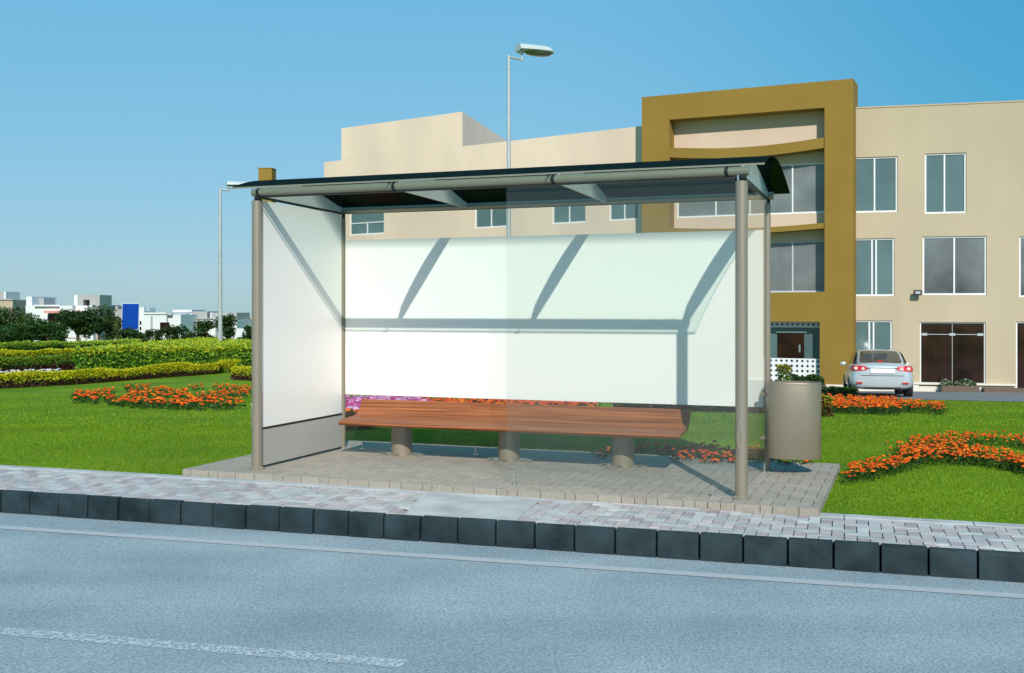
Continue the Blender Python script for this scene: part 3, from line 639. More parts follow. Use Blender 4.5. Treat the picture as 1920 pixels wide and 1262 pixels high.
# ------------------------------------------------------------------ hedges and shrubs
YEL = [(.52, .50, .008), (.38, .46, .01), (.62, .54, .015)]
GRN = [(.055, .14, .015), (.10, .22, .02), (.03, .08, .012)]
LIM = [(.34, .48, .04), (.46, .55, .07), (.22, .38, .025)]
MAR = [(.07, .018, .02), (.11, .03, .03), (.04, .015, .012)]
DRK = [(.02, .05, .012), (.035, .08, .015), (.05, .11, .02)]
def hedge(name, label, path, depth, h, n, top, side, base=None, leaf=.12, topfrac=.3, group=None, z0=None, wob=.12, cat='hedge', core=True):
    """path: ground points (front line); foliage fills a strip `depth` metres deep behind it"""
    P0 = [Vector(p) for p in path]; seg = [(P0[i + 1] - P0[i]).length for i in range(len(P0) - 1)]; tot = sum(seg)
    pts = np.zeros((n, 3)); zz = np.zeros(n); surf = rng.random(n); cx = P0[len(P0) // 2]
    lump = [(random.uniform(0, tot), random.uniform(.5, 1.5), random.uniform(-wob, wob)) for _ in range(int(tot) + 3)]
    ts = rng.random(n) * tot
    cum = np.concatenate([[0], np.cumsum(seg)])
    X = np.interp(ts, cum, [p.x for p in P0]); Y = np.interp(ts, cum, [p.y for p in P0]); Z = np.interp(ts, cum, [p.z for p in P0])
    hh = np.full(n, h)
    for c, w_, a_ in lump: hh += h * a_ * np.exp(-((ts - c) / w_) ** 2)
    front = surf < (h / (h + depth * .35))
    v = np.where(front, rng.random(n) * leaf * 1.5, rng.random(n) * depth); zf = np.where(front, rng.random(n), 1 - rng.random(n) * leaf * 1.3 / h)
    zf = np.clip(zf + rng.normal(0, .04, n), 0, 1.12)
    v = v + np.where(front, (zf ** 3) * .12 * h + rng.normal(0, .05, n), 0)
    endt = (ts < .25) | (ts > tot - .25)
    pts = np.stack([X, Y + v, Z + zf * hh], 1) - [cx.x, cx.y, cx.z]
    C = mixcol(n, side); tm = zf > 1 - topfrac * rng.uniform(.6, 1.4, n); C[tm] = mixcol(tm.sum(), top)
    if base is not None:
        bm_ = zf < .42 * rng.uniform(.6, 1.4, n); C[bm_] = mixcol(bm_.sum(), base)
    e = tag(empty(name, tuple(cx)), label, cat, group)
    leaves('foliage', pts, leaf * rng.uniform(.6, 1.4, n), C, parent=e, aspect=.55)['kind'] = 'stuff'
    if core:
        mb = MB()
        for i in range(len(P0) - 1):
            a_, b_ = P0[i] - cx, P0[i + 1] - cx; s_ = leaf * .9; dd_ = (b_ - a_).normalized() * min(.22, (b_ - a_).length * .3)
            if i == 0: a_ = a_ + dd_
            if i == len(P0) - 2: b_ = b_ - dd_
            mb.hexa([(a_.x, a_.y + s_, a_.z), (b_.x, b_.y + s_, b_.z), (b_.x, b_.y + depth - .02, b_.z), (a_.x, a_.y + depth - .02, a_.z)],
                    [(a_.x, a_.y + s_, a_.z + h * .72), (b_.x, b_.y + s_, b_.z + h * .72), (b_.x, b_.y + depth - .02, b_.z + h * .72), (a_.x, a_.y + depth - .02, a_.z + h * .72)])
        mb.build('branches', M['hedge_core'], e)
    return e
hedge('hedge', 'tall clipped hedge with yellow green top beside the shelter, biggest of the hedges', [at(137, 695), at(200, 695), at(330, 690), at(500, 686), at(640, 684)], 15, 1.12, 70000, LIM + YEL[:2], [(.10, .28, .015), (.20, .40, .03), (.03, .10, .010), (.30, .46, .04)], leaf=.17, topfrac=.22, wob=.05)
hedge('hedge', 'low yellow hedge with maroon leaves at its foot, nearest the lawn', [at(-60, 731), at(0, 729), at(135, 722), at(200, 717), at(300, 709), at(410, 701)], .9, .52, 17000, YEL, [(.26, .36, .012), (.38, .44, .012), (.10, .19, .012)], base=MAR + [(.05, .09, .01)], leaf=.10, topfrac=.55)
hedge('shrub', 'rounded yellow shrub at the right end of the low yellow hedge', [at(408, 700), at(442, 698)], 1.0, .62, 1800, YEL, [(.2, .3, .015), (.1, .2, .015)], leaf=.10, topfrac=.6, cat='shrub', group='yellow shrubs by the hedge end')
hedge('shrub', 'bright yellow shrub with maroon foot just left of the shelter post', [at(432, 712), at(500, 716)], .8, .48, 2200, YEL, [(.3, .34, .015), (.15, .24, .015)], base=MAR, leaf=.09, topfrac=.6, cat='shrub', group='yellow shrubs by the hedge end')
hedge('hedge', 'dark green low hedge with maroon foot behind the white flowers', [at(-60, 700), at(0, 699), at(140, 693)], 1.2, .72, 7000, [(.12, .22, .015), (.2, .3, .02)], GRN, base=MAR, leaf=.13, topfrac=.35, group='low hedge rows at the far left')
hedge('hedge', 'yellow topped low hedge row, middle of the three rows at the far left', [at(-60, 679), at(0, 678), at(150, 672)], 1.4, .62, 7000, YEL, GRN, base=MAR + GRN, leaf=.15, topfrac=.45, group='low hedge rows at the far left')
hedge('hedge', 'pale green hedge row, farthest of the rows, nearest the distant trees', [at(-60, 668), at(0, 667), at(120, 660), at(240, 656)], 4, .85, 9000, LIM, GRN, leaf=.2, topfrac=.4, group='low hedge rows at the far left')
bed('flower_bed', 'small white flowers between the low hedges at the far left', [([(-20, 699), (50, 697), (115, 695)], 4)], 170, hgt=.2, fs=.13, cols=[(.75, .78, .8), (.6, .64, .66)], leafn=14, leafc=((.03, .07, .012), (.05, .03, .02)), dens=.9, group='flower beds among the hedges')
hedge('shrub', 'small yellow and red leaved shrub on the lawn behind the litter bin', [at(1500, 781), at(1562, 782)], .5, .30, 1500, [(.35, .36, .015), (.10, .03, .02), (.2, .26, .02)], [(.10, .03, .02), (.05, .10, .012), (.16, .05, .03)], leaf=.06, topfrac=.5, cat='shrub')
hedge('hedge', 'dark maroon low hedge seen under the right end of the white back panel', [at(1150, 770), at(1300, 772), at(1450, 776)], .7, .42, 5000, [(.05, .018, .018), (.03, .05, .012)], MAR + DRK[:1], leaf=.08)
hedge('hedge', 'thin dark green edging hedge along the drive behind the car bed', [at(1500, 741), at(1560, 743), at(1610, 747)], .4, .26, 1800, [(.05, .13, .015), (.03, .08, .012)], DRK, leaf=.07)

def tree(name, label, px, py, y, w, h, n, cols=DRK, trunk=.35, group='trees in front of the distant houses', leaf=.3, lobes=9, cat='tree'):
    x = xat(px, y); z = terr(y); e = tag(empty(name, (x, y, z)), label, cat, group)
    lb = []
    for i in range(lobes):
        a_ = random.uniform(0, 2 * math.pi); rr = random.random() ** .5 * w * .33; zz = h * random.uniform(trunk + .08, .86) if i else h * .7
        lb.append((rr * math.cos(a_), rr * math.sin(a_) * .8, zz, random.uniform(.17, .27) * w, random.uniform(.10, .18) * h + .06 * w))
    k_ = rng.integers(0, lobes, n); L = np.array(lb)[k_]; d = rng.normal(size=(n, 3)); d /= np.linalg.norm(d, axis=1)[:, None]
    rad = rng.random(n) ** .33 * rng.uniform(.8, 1.12, n)
    P = L[:, :3] + d * rad[:, None] * np.stack([L[:, 3], L[:, 3], L[:, 4]], 1); P[:, 2] = np.maximum(P[:, 2], h * .06)
    leaves('crown', P, leaf * rng.uniform(.6, 1.4, n), mixcol(n, cols, jit=.3), parent=e, up=.5, aspect=.6)
    mb = MB(); r0 = w * .035 + .04; mb.tube((0, 0, 0), (0, 0, h * .5), r0, r0 * .7, n=8)
    for (lx, ly, lz, _, _) in lb[:6]: mb.tube((0, 0, h * max(.25, trunk * .8)), (lx, ly, lz), r0 * .5, r0 * .15, n=6)
    mb.build('trunk', M['bark'], e, smooth=50); return e
TC = [(.022, .055, .012), (.035, .085, .018), (.055, .12, .022), (.012, .03, .008)]
TG = [(.03, .085, .015), (.05, .13, .02), (.02, .055, .01)]
tree('tree', 'big bushy tree with mottled crown at the left edge of the photo', 18, 0, 128, 7.6, 5.0, 5200, TC + [(.10, .15, .03)], trunk=.15)
tree('tree', 'round dark tree with short trunk in front of the white and pink villa', 146, 0, 126, 5.6, 4.6, 5200, TC, trunk=.3)
tree('tree', 'dark tree overlapping the right side of the villa', 186, 0, 133, 4.9, 4.7, 3600, TC, trunk=.25)
tree('tree', 'olive coloured tree between the villa and the blue sign', 208, 0, 128, 3.6, 3.6, 2400, TC + [(.07, .10, .02)], trunk=.2)
tree('palm_tree', 'small pale green palm just left of the blue sign', 219, 0, 124, 1.6, 3.3, 800, [(.13, .17, .05), (.08, .12, .03)], trunk=.1, leaf=.4, lobes=5)
tree('tree', 'low dark tree directly under the blue sign', 246, 0, 128, 4.6, 1.9, 2000, TC, trunk=.1)
tree('bush', 'long low green bush below the tree at the left edge', 22, 0, 120, 8.0, 2.5, 4200, TG, trunk=.0, cat='bush', group='bushes along the distant road')
tree('bush', 'green bush in front of the villa balcony', 92, 0, 118, 5.6, 3.0, 3200, TG, trunk=.0, cat='bush', group='bushes along the distant road')
tree('bush', 'green bush filling the gap left of the villa bush', 58, 0, 120, 5, 2.5, 2600, TG, trunk=.0, cat='bush', group='bushes along the distant road')
tree('bush', 'thin young shrub against the blank left part of the flat white house', 279, 0, 122, 1.4, 1.9, 300, TC, trunk=.1, cat='bush', group='shrubs before the flat white houses')
tree('bush', 'small shrub left of the dark square window', 296, 0, 122, 2.0, 2.0, 500, TC, trunk=.1, cat='bush', group='shrubs before the flat white houses')
tree('bush', 'spiky shrub just right of the dark square window', 323, 0, 122, 2.6, 2.7, 800, TC, trunk=.1, cat='bush', group='shrubs before the flat white houses')
tree('bush', 'wide low shrub between the two flat white houses', 352, 0, 122, 3.9, 2.3, 1100, TC, trunk=.05, cat='bush', group='shrubs before the flat white houses')
tree('tree', 'dark tree just left of the thin lamp post', 390, 0, 124, 3.6, 2.9, 1600, TC, trunk=.1)
tree('tree', 'flat topped dark tree just right of the thin lamp post', 426, 0, 126, 3.5, 3.9, 1900, TC, trunk=.25)
tree('bush', 'dark bush over the low white wall beside the shelter post', 466, 0, 118, 2.8, 2.3, 1200, TC, trunk=.0, cat='bush', group='shrubs before the flat white houses')

# far road strip
mb = MB(); mb.add([(-90, 104, terr(104) + .03), (-20, 104, terr(104) + .03), (-20, 117, terr(117) + .03), (-90, 117, terr(117) + .03)], [(0, 1, 2, 3)])
M['far_road'] = mat('far_road_asphalt', (.14, .18, .21), rough=.85, var=.12)
tag(mb.build('distant_road', M['far_road']), kind='structure')

# ------------------------------------------------------------------ distant houses (boxes placed by frontage and depth)
def blk(mb, x0, x1, y0, y1, Y, dep, e, rz=0):      # pixel extents at distance Y
    X0, X1 = xat(x0, Y), xat(x1, Y); Z1, Z0 = zat(y0, Y), zat(y1, Y)
    mb.hexa([(X0 - e[0], Y - e[1], Z0 - e[2]), (X1 - e[0], Y - e[1], Z0 - e[2]), (X1 - e[0], Y + dep - e[1], Z0 - e[2]), (X0 - e[0], Y + dep - e[1], Z0 - e[2])],
            [(X0 - e[0], Y - e[1], Z1 - e[2]), (X1 - e[0], Y - e[1], Z1 - e[2]), (X1 - e[0], Y + dep - e[1], Z1 - e[2]), (X0 - e[0], Y + dep - e[1], Z1 - e[2])])
def house(label, px, Y, parts, group='distant houses beyond the hedges', name='house'):
    e0 = (xat(px, Y), Y, terr(Y)); e = tag(empty(name, e0), label, 'house', group)
    for nm, m_, boxes in parts:
        for (x0, x1, y0, y1, off, dep) in boxes:
            mb = MB(); blk(mb, x0, x1, y0, y1, Y + off, dep, e0)
            mb.build(nm, M[m_], e)
    return e
house('beige house with a small white roof room at the left edge of the photo', 0, 175, [('wall', 'beige_wall', [(-60, 24, 562, 645, 0, 12)]), ('roof_room', 'grey_wall', [(-30, 7, 548, 562, 2, 5)]), ('corner_wall', 'white_wall', [(7, 11, 547, 562, 1.8, 5)]), ('parapet', 'grey_wall', [(-60, 25, 560.5, 562.5, -.2, .4)])])
house('dark brown brick house squeezed between the beige house and the villa', 40, 185, [('wall', 'brick', [(24, 52, 570, 645, 0, 10)]), ('roof_room', 'brick', [(40, 48, 567, 570, 0, 4)])])
house('white two storey villa with pink trim and open roof tower', 115, 165, [
    ('wall', 'white_wall', [(48, 175, 573, 648, 0, 14), (49, 60, 556, 573, .5, 9)]), ('roof_room', 'grey_wall', [(60, 82, 559, 572, 3, 4)]),
    ('tower_wall', 'grey_wall', [(145, 156, 553, 576, 1, 5), (156, 168, 553, 562, 1, 5), (168, 187, 553, 648, 1, 5), (156, 168, 574, 582, 1, 5)]), ('tower_lit_edge', 'white_wall', [(139, 145.2, 553, 576, .9, 5)]),  # white strip stands for the sunlit left side of the shaded tower
    ('parapet', 'white_wall', [(63, 112, 571.5, 574.5, -.5, .5), (112, 136, 573, 583, -1.2, 1.2)]),
    ('pink_canopy', 'pink', [(82, 112, 582.5, 587, -1.6, 1.6), (112, 160, 583, 587.5, -1.4, 1.4)]),
    ('window', 'shop', [(90, 109, 588.5, 608, -.08, .3), (119, 130, 589, 606, -.08, .3), (51, 54, 588, 598, -.06, .3), (57, 60, 586, 596, -.06, .3)]),
    ('balcony', 'white_wall', [(66, 114, 610, 614, -1.3, 1.3)]), ('balcony_band', 'pink', [(64, 114, 615, 619, -1.1, 1.1)]),
    ('garden_wall', 'white_wall', [(111, 150, 634, 641, -6, .4)]), ('garden_wall_coping', 'pink', [(118, 168, 633.2, 634.4, -6.1, .6)])])
house('grey house with a water tank on its roof, left of the blue sign', 208, 172, [('wall', 'grey_wall', [(192, 230, 580, 645, 0, 10)]), ('roof_room', 'grey_wall', [(205, 221, 574, 580, 1, 3)]), ('water_tank', 'far_road', [(207, 217, 572.5, 574, 1.2, 2)]), ('corner_wall', 'white_wall', [(217.5, 219, 584, 600, -.2, .3)]), ('antenna', 'galv', [(196.8, 197.3, 569, 580, .5, .1), (214.3, 214.7, 565, 573, 1.5, .1)])])
house('flat white house with one large dark square window, right of the blue sign', 300, 150, [
    ('wall', 'white_wall', [(261, 312, 588, 645, 0, 12), (261, 270, 576, 590, 3, 5)]), ('bay_wall', 'white_wall', [(312, 339, 590, 645, .8, 8)]),
    ('window', 'shop', [(300, 317, 604.5, 622, -.06, .3)]), ('side_window', 'shop', [(262, 265, 602, 609, -.05, .2), (262, 265, 613, 619, -.05, .2), (262, 265, 622, 629, -.05, .2)]),
    ('drain_pipe', 'grey_wall', [(282.5, 285, 592, 635, -.2, .2)]), ('parapet', 'white_wall', [(269, 312, 586, 589, -.2, .4)]), ('air_conditioner', 'galv', [(313.5, 322, 586.5, 591, .2, .8)]), ('roof_screen', 'galv', [(266, 286, 576, 577, 4, .1), (270, 280, 578, 583, 4, .1), (280.6, 281, 572, 586, 4, .1)])])
house('stepped white house with upper storey shaded grey behind the thin lamp post', 385, 158, [
    ('wall', 'white_wall', [(357, 404, 598, 645, 0, 12), (324, 360, 584, 645, 3, 8), (404, 444, 601, 645, 1.5, 10)]),
    ('upper_wall', 'grey_wall', [(360, 388, 584, 597.5, 2, 8), (396, 444, 586.5, 601, 3, 8)]), ('upper_wall_end', 'white_wall', [(324, 360, 581, 585, 2.8, 7), (394, 396.5, 586, 598, 2.9, 4)]),  # narrow white end painted as the sunlit left side
    ('window', 'shop', [(341, 351, 607, 612, -.1 + 3, .3), (372, 388, 607, 622, -.06, .3)]), ('parapet', 'grey_wall', [(357, 404, 597, 598.6, -.2, .4)]),
    ('roof_pipe', 'galv', [(379.6, 380.2, 586, 604, -.3, .1), (400, 401, 584, 604, -.3, .1)])])
house('pale low house with a grey front beside the shelter post', 458, 170, [('wall', 'beige_wall', [(444, 520, 597, 645, 0, 10)]), ('window', 'grey_wall', [(452, 468, 604, 614, -.1, .3)]), ('parapet', 'beige_wall', [(466, 520, 592, 597.5, 1, 1)])])
house('low white garden wall with dark tree behind it beside the shelter post', 452, 135, [('wall', 'white_wall', [(434, 520, 616, 632, 0, .5)])], name='garden_wall')['category'] = 'wall'

# ------------------------------------------------------------------ blue sign and ochre pylon
Ys = 134; sx = xat(244.5, Ys); sz = terr(Ys)
BS = tag(empty('blue_sign', (sx, Ys, sz)), 'blank blue board with thin white rim standing above the hedge', 'sign')
mb = MB(); zc = zat(593.5, Ys) - sz; hw, hh_ = 32.5 / 2 * Ys / F, 49.5 / 2 * Ys / F
def rr(w_, h_, r_, y):
    o_ = []
    for (cx_, cz_, a_) in ((w_ - r_, h_ - r_, 0), (-w_ + r_, h_ - r_, 90), (-w_ + r_, -h_ + r_, 180), (w_ - r_, -h_ + r_, 270)):
        for q in range(5): t_ = R(a_ + q * 22.5); o_.append((cx_ + r_ * math.cos(t_) + .03 * (cz_ + r_ * math.sin(t_)), y, zc + cz_ + r_ * math.sin(t_)))
    return o_
mb.loft([rr(hw, hh_, .08, 0), rr(hw, hh_, .08, .06)]); part(mb, 'sign_rim', M['frame'], BS)
mb = MB(); mb.loft([rr(hw - .05, hh_ - .05, .06, -.012), rr(hw - .05, hh_ - .05, .06, .01)]); part(mb, 'sign_face', M['blue'], BS)
mb = MB(); mb.tube((-.1, .14, 0), (-.1, .14, zc + .5), .07, n=12); part(mb, 'post', M['galv'], BS, smooth=40)

Yp = 52; px0, px1 = xat(485, Yp), xat(511, Yp)
PY = tag(empty('ochre_pylon', ((px0 + px1) / 2, Yp, terr(Yp))), 'square ochre pylon whose top shows above the left end of the shelter roof', 'pylon')
mb = MB(); zt = zat(316, Yp) - terr(Yp); mb.box((0, .35, zt / 2), (px1 - px0, .7, zt), rz=R(-5)); part(mb, 'shaft', M['gold'], PY, bevel=.02)
mb = MB(); mb.box((0, .35, zt + .02), (px1 - px0 + .03, .73, .04), rz=R(-5)); part(mb, 'cap', M['gold'], PY)

# ------------------------------------------------------------------ street lamps
def lamp(label, px, py_top, Y, hd, rz, scale=1.0, pr=.055):
    z = terr(Y); x = xat(px, Y); H = zat(py_top, Y) - z
    e = tag(empty('street_lamp', (x, Y, z), rz), label, 'street lamp', 'street lamps')
    mb = MB(); mb.tube((0, 0, 0), (0, 0, H - .35), pr * 1.5, pr * .95, n=16); mb.tube((0, 0, H - .35), (0, 0, H), pr * .85, pr * .85, n=16); mb.tube((0, 0, 0), (0, 0, .35), pr * 2.2, n=16); mb.tube((0, 0, H - .36), (0, 0, H - .33), pr * 1.1, n=16)
    part(mb, 'pole', M['galv'], e, smooth=40)
    mb = MB(); mb.tube((-.03, 0, H - .03), (.36 * scale, 0, H - .08), pr * .62, n=12); mb.tube((.36 * scale, 0, H - .11), (.36 * scale, 0, H + .16), pr * .62, n=12); part(mb, 'arm', M['galv'], e, smooth=40)
    rings = []; x0 = .24 * scale; Lh = 1.0 * scale
    for i in range(15):
        t_ = i / 14; xx = x0 + Lh * t_; wd = .215 * scale * (.55 + .55 * math.sin(math.pi * min(1, t_ * .62 + .22))) * (1 if t_ < .8 else max(.06, math.sqrt(max(0, 1 - ((t_ - .8) / .2) ** 2)))); ht = .155 * scale * (1 if t_ < .65 else max(.12, math.sqrt(max(0, 1 - ((t_ - .65) / .36) ** 2))))
        zc_ = H + .165 * scale + .02 * t_
        rings.append([(xx, wd * math.cos(a_), zc_ + (ht * math.sin(a_) if math.sin(a_) > 0 else .03 * scale * math.sin(a_))) for a_ in [2 * math.pi * k_ / 20 for k_ in range(20)]])
    mb = MB(); mb.loft(rings); hd_ = part(mb, 'lamp_head', M['lamp_grey'], e, smooth=50)
    mb = MB(); rings = []
    for q, dz in ((1, 0), (.8, -.05), (.45, -.075), (.05, -.085)):
        rings.append([(x0 + Lh * .56 + Lh * .40 * q * math.cos(a_), .205 * scale * q * math.sin(a_), H + .15 * scale + dz * scale * 1.1) for a_ in [2 * math.pi * k_ / 24 for k_ in range(24)]])
    mb.loft(rings); part(mb, 'lens', M['lamp_lens'], hd_, smooth=60)
    mb = MB(); mb.box((x0 + .09 * scale, 0, H + .16), (.14 * scale, .18 * scale, .12 * scale)); part(mb, 'clamp', M['lamp_grey'], hd_, bevel=.02)
    return e
lamp('tall grey street lamp rising behind the middle of the shelter', 954, 104, 28, 1, R(26), 1.06, .045)
lamp('street lamp on a thin pole left of the shelter, farther of the two lamps', 413, 354, 68, 1, R(24), 1.6, .10)

# ------------------------------------------------------------------ the office building
BZ = -1.34       # ground level at its foot
bld_o = Vector((11.53, 36.4, BZ))
BL = tag(empty('office_building', tuple(bld_o)), 'three storey cream office building with a large ochre portal frame', 'building')
class Face:
    def __init__(s, p0, p1):     # p0 left, p1 right as seen from outside (front)
        s.a = Vector((p0[0], p0[1], 0)); d = Vector((p1[0] - p0[0], p1[1] - p0[1], 0)); s.L = d.length; s.d = d.normalized(); s.i = Vector((-s.d.y, s.d.x, 0))
    def P(s, u, z, dep=0): q = s.a + s.d * u + s.i * dep; return (q.x - bld_o.x, q.y - bld_o.y, z - bld_o.z)
    def u_px(s, px, dep=0):      # where the line of sight of pixel column px crosses this face
        k_ = (px - HX) / F; a = s.a + s.i * dep; u = (k_ * a.y - a.x) / (s.d.x - k_ * s.d.y); return u
    def z_px(s, px, py, dep=0): u = s.u_px(px, dep); y = (s.a + s.i * dep + s.d * u).y; return zat(py, y)
    def wall(s, mb, u0, u1, z0, z1, ops=(), dep=0, rev=.14):
        us = sorted({u0, u1} | {max(u0, min(u1, o[0])) for o in ops} | {max(u0, min(u1, o[1])) for o in ops}); zs = sorted({z0, z1} | {o[2] for o in ops} | {o[3] for o in ops})
        for i in range(len(us) - 1):
            for j in range(len(zs) - 1):
                cu, cz = (us[i] + us[i + 1]) / 2, (zs[j] + zs[j + 1]) / 2
                if any(o[0] < cu < o[1] and o[2] < cz < o[3] for o in ops): continue
                mb.add([s.P(us[i], zs[j], dep), s.P(us[i + 1], zs[j], dep), s.P(us[i + 1], zs[j + 1], dep), s.P(us[i], zs[j + 1], dep)], [(0, 1, 2, 3)])
        for (a, b, c, d) in ops:
            r_ = dep + rev
            for q in (((a, c), (b, c)), ((b, c), (b, d)), ((b, d), (a, d)), ((a, d), (a, c))):
                (x0, y0), (x1, y1) = q; mb.add([s.P(x0, y0, r_), s.P(x1, y1, r_), s.P(x1, y1, dep), s.P(x0, y0, dep)], [(0, 1, 2, 3)])
    def slab(s, mb, u0, u1, z0, z1, d0, d1):
        mb.hexa([s.P(u0, z0, d0), s.P(u1, z0, d0), s.P(u1, z0, d1), s.P(u0, z0, d1)], [s.P(u0, z1, d0), s.P(u1, z1, d0), s.P(u1, z1, d1), s.P(u0, z1, d1)])
    def window(s, o, dep=0, fw=.055, mull=(.5,), hm=None, pane='pane', rev=.10, sash=True):
        a, b, c, d = o; D0, D1 = dep + rev - .05, dep + rev + .03
        mb = MB(); s.slab(mb, a + .001, b - .001, c + .001, c + fw, D0, D1); s.slab(mb, a + .001, b - .001, d - fw, d - .001, D0, D1)
        s.slab(mb, a + .001, a + fw, c + fw, d - fw, D0, D1); s.slab(mb, b - fw, b - .001, c + fw, d - fw, D0, D1)
        for m_ in mull: x = a + (b - a) * m_; s.slab(mb, x - fw * .45, x + fw * .45, c + fw, d - fw if hm is None else c + (d - c) * hm, D0 + .005, D1 + .005)
        if hm is not None: z = c + (d - c) * hm; s.slab(mb, a + fw, b - fw, z - fw * .4, z + fw * .4, D0 + .007, D1 + .007)
        fr = mb.build('window_frame', M['frame'], BL)
        mb = MB(); s.slab(mb, a + fw * .6, b - fw * .6, c + fw * .6, d - fw * .6, D0 + .035, D0 + .045); mb.build('pane', M[pane], fr); return fr
# faces
FR = Face((11.80 - .972 * .6, 37.0 + .235 * .6), (11.80 + .972 * 14, 37.0 - .235 * 14))     # right wing
FG = Face((4.77, 39.6), (11.53, 36.4))                                                       # portal frame, front plane
FLw = Face((4.87 - .809 * 16.9, 40.5 + .588 * 16.9), (4.87 + .809 * .9, 40.5 - .588 * .9))     # left wing
ZT = 8.45
def op(f, x0, x1, y0, y1, dep=0, zz=None):
    u0, u1 = f.u_px(x0, dep), f.u_px(x1, dep); xm = (x0 + x1) / 2
    return (u0, u1, f.z_px(xm, y1, dep), f.z_px(xm, y0, dep)) if zz is None else (u0, u1, zz[0], zz[1])
def bwall(mb, nm, m_): return mb.build(nm, M[m_], BL)
# right wing
ro = [op(FR, 1600.5, 1683, 294, 398), op(FR, 1734, 1812, 287, 400), op(FR, 1600, 1677, 447, 555), op(FR, 1730, 1850, 443, 553), op(FR, 1911, 1990, 443, 557), op(FR, 2000, 2070, 285, 402),
      op(FR, 1594, 1673, 601, 716), op(FR, 1725, 1848, 604, 720), op(FR, 1905, 1985, 603, 731)]
mb = MB(); FR.wall(mb, 0, FR.L, BZ, ZT, ro, rev=.14); wr = bwall(mb, 'right_wing_wall', 'cream_right')
for i, o in enumerate(ro):
    if i in (3, 4): FR.window(o, pane='pane_dark')
    elif i == 7: FR.window(o, mull=(), pane='shop', fw=.04)
    elif i == 8: FR.window(o, mull=(.45,), pane='shop', fw=.05)
    else: FR.window(o, mull=(.48,) if i != 2 and i != 6 else (.46, .56), pane='pane')
o = ro[7]; mb = MB()
FR.slab(mb, o[0] + .05, o[1] - .05, o[2] + (o[3] - o[2]) * .795, o[2] + (o[3] - o[2]) * .805, .06, .085); FR.slab(mb, (o[0] + o[1]) / 2 - .008, (o[0] + o[1]) / 2 + .008, o[2] + .06, o[3] - .06, .06, .084)
for q in (o[0] + .06, (o[0] + o[1]) / 2 - .09, o[1] - .24): FR.slab(mb, q, q + .18, o[2] + (o[3] - o[2]) * .78, o[2] + (o[3] - o[2]) * .82, .055, .088)
bwall(mb, 'glass_door_fittings', 'galv')
mb = MB(); segs = [(0, ro[6][0]), (ro[6][1], ro[7][0]), (ro[7][1], ro[8][0])]
FR.slab(mb, 0, ro[7][0] - .05, BZ - .3, BZ + .36, -.10, -.002); FR.slab(mb, ro[7][0] - .05, ro[8][0] - .02, BZ - .3, BZ + .30, -.11, -.002); FR.slab(mb, ro[8][1] + .05, FR.L, BZ - .3, BZ + .36, -.10, -.002)
bwall(mb, 'white_plinth', 'plinth')
mb = MB(); FR.slab(mb, ro[6][0] - .1, ro[7][1] + .9, BZ + .30 + .062, BZ + .42, -.14, -.003); bwall(mb, 'plinth_ledge', 'plinth')
mb = MB(); FR.slab(mb, FR.L - 5.0, FR.L, ZT, ZT + .001, 0, .2) if False else FR.slab(mb, 0, FR.L, ZT, ZT + .05, -.02, .3); bwall(mb, 'parapet_coping', 'cream_right')
# left wing
lz3 = (4.95, 6.75); lo_ = [op(FLw, 655, 720, 0, 0, zz=lz3), op(FLw, 890, 950, 0, 0, zz=lz3), op(FLw, 1035, 1098, 0, 0, zz=lz3), op(FLw, 1142, 1198, 0, 0, zz=lz3)]
n3 = len(lo_)
for zz in ((2.0, 3.9), (-1.0, 1.0)):
    for (x0, x1) in ((655, 720), (770, 840), (890, 950), (1035, 1098), (1142, 1190)): lo_.append(op(FLw, x0, x1, 0, 0, zz=zz))
mb = MB(); FLw.wall(mb, 0, FLw.L, BZ, ZT, lo_); bwall(mb, 'left_wing_wall', 'cream')
for i, o in enumerate(lo_): FLw.window(o, mull=(.5,), hm=.30 if i == 0 else None)
# roof room on the left wing
ua, ub = FLw.u_px(640), FLw.u_px(867); TZ = 9.92
pA, pB = FLw.P(ua, 0), FLw.P(ub, 0); back = (-.32 - bld_o.x, 53.2 - bld_o.y); backL = (back[0] - 9, back[1] + 6.5)
mb = MB(); zb = ZT - .6 - BZ
mb.hexa([(pA[0], pA[1] - .003, ZT - BZ + .0), (pB[0], pB[1] - .003, ZT - BZ + .0), (back[0], back[1], zb), (backL[0], backL[1], zb)], [(pA[0], pA[1] - .003, TZ - BZ), (pB[0], pB[1] - .003, TZ - BZ), (back[0], back[1], TZ - BZ), (backL[0], backL[1], TZ - BZ)])
bwall(mb, 'roof_room', 'cream')
# gold portal frame
GT = 9.36; uL, uR = 0, FG.L; oa, ob = FG.u_px(1255), FG.u_px(1546); ztop = FG.z_px(1400, 213); zbot = FG.z_px(1480, 548)
ga, gb = FG.u_px(1380), FG.u_px(1537); gzt = FG.z_px(1490, 603)
RD = 1.1
mb = MB(); FG.wall(mb, uL, uR, BZ, GT, [(oa, ob, zbot, ztop), (ga, gb, BZ + .32, gzt)], rev=.62)
for (u, flip) in ((uL, 0), (uR, 1)):
    q = [FG.P(u, BZ, 0), FG.P(u, BZ, 1.15), FG.P(u, GT, 1.15), FG.P(u, GT, 0)]
    mb.add(q if flip else q[::-1], [(0, 1, 2, 3)])
mb.add([FG.P(uL, GT, 0), FG.P(uR, GT, 0), FG.P(uR, GT, 1.15), FG.P(uL, GT, 1.15)], [(0, 1, 2, 3)])
mb.add([FG.P(uL, GT, 1.15), FG.P(uR, GT, 1.15), FG.P(uR, BZ, 1.15), FG.P(uL, BZ, 1.15)], [(0, 1, 2, 3)])
bwall(mb, 'ochre_portal_frame', 'gold')
D = .60     # recessed cream wall in the portal
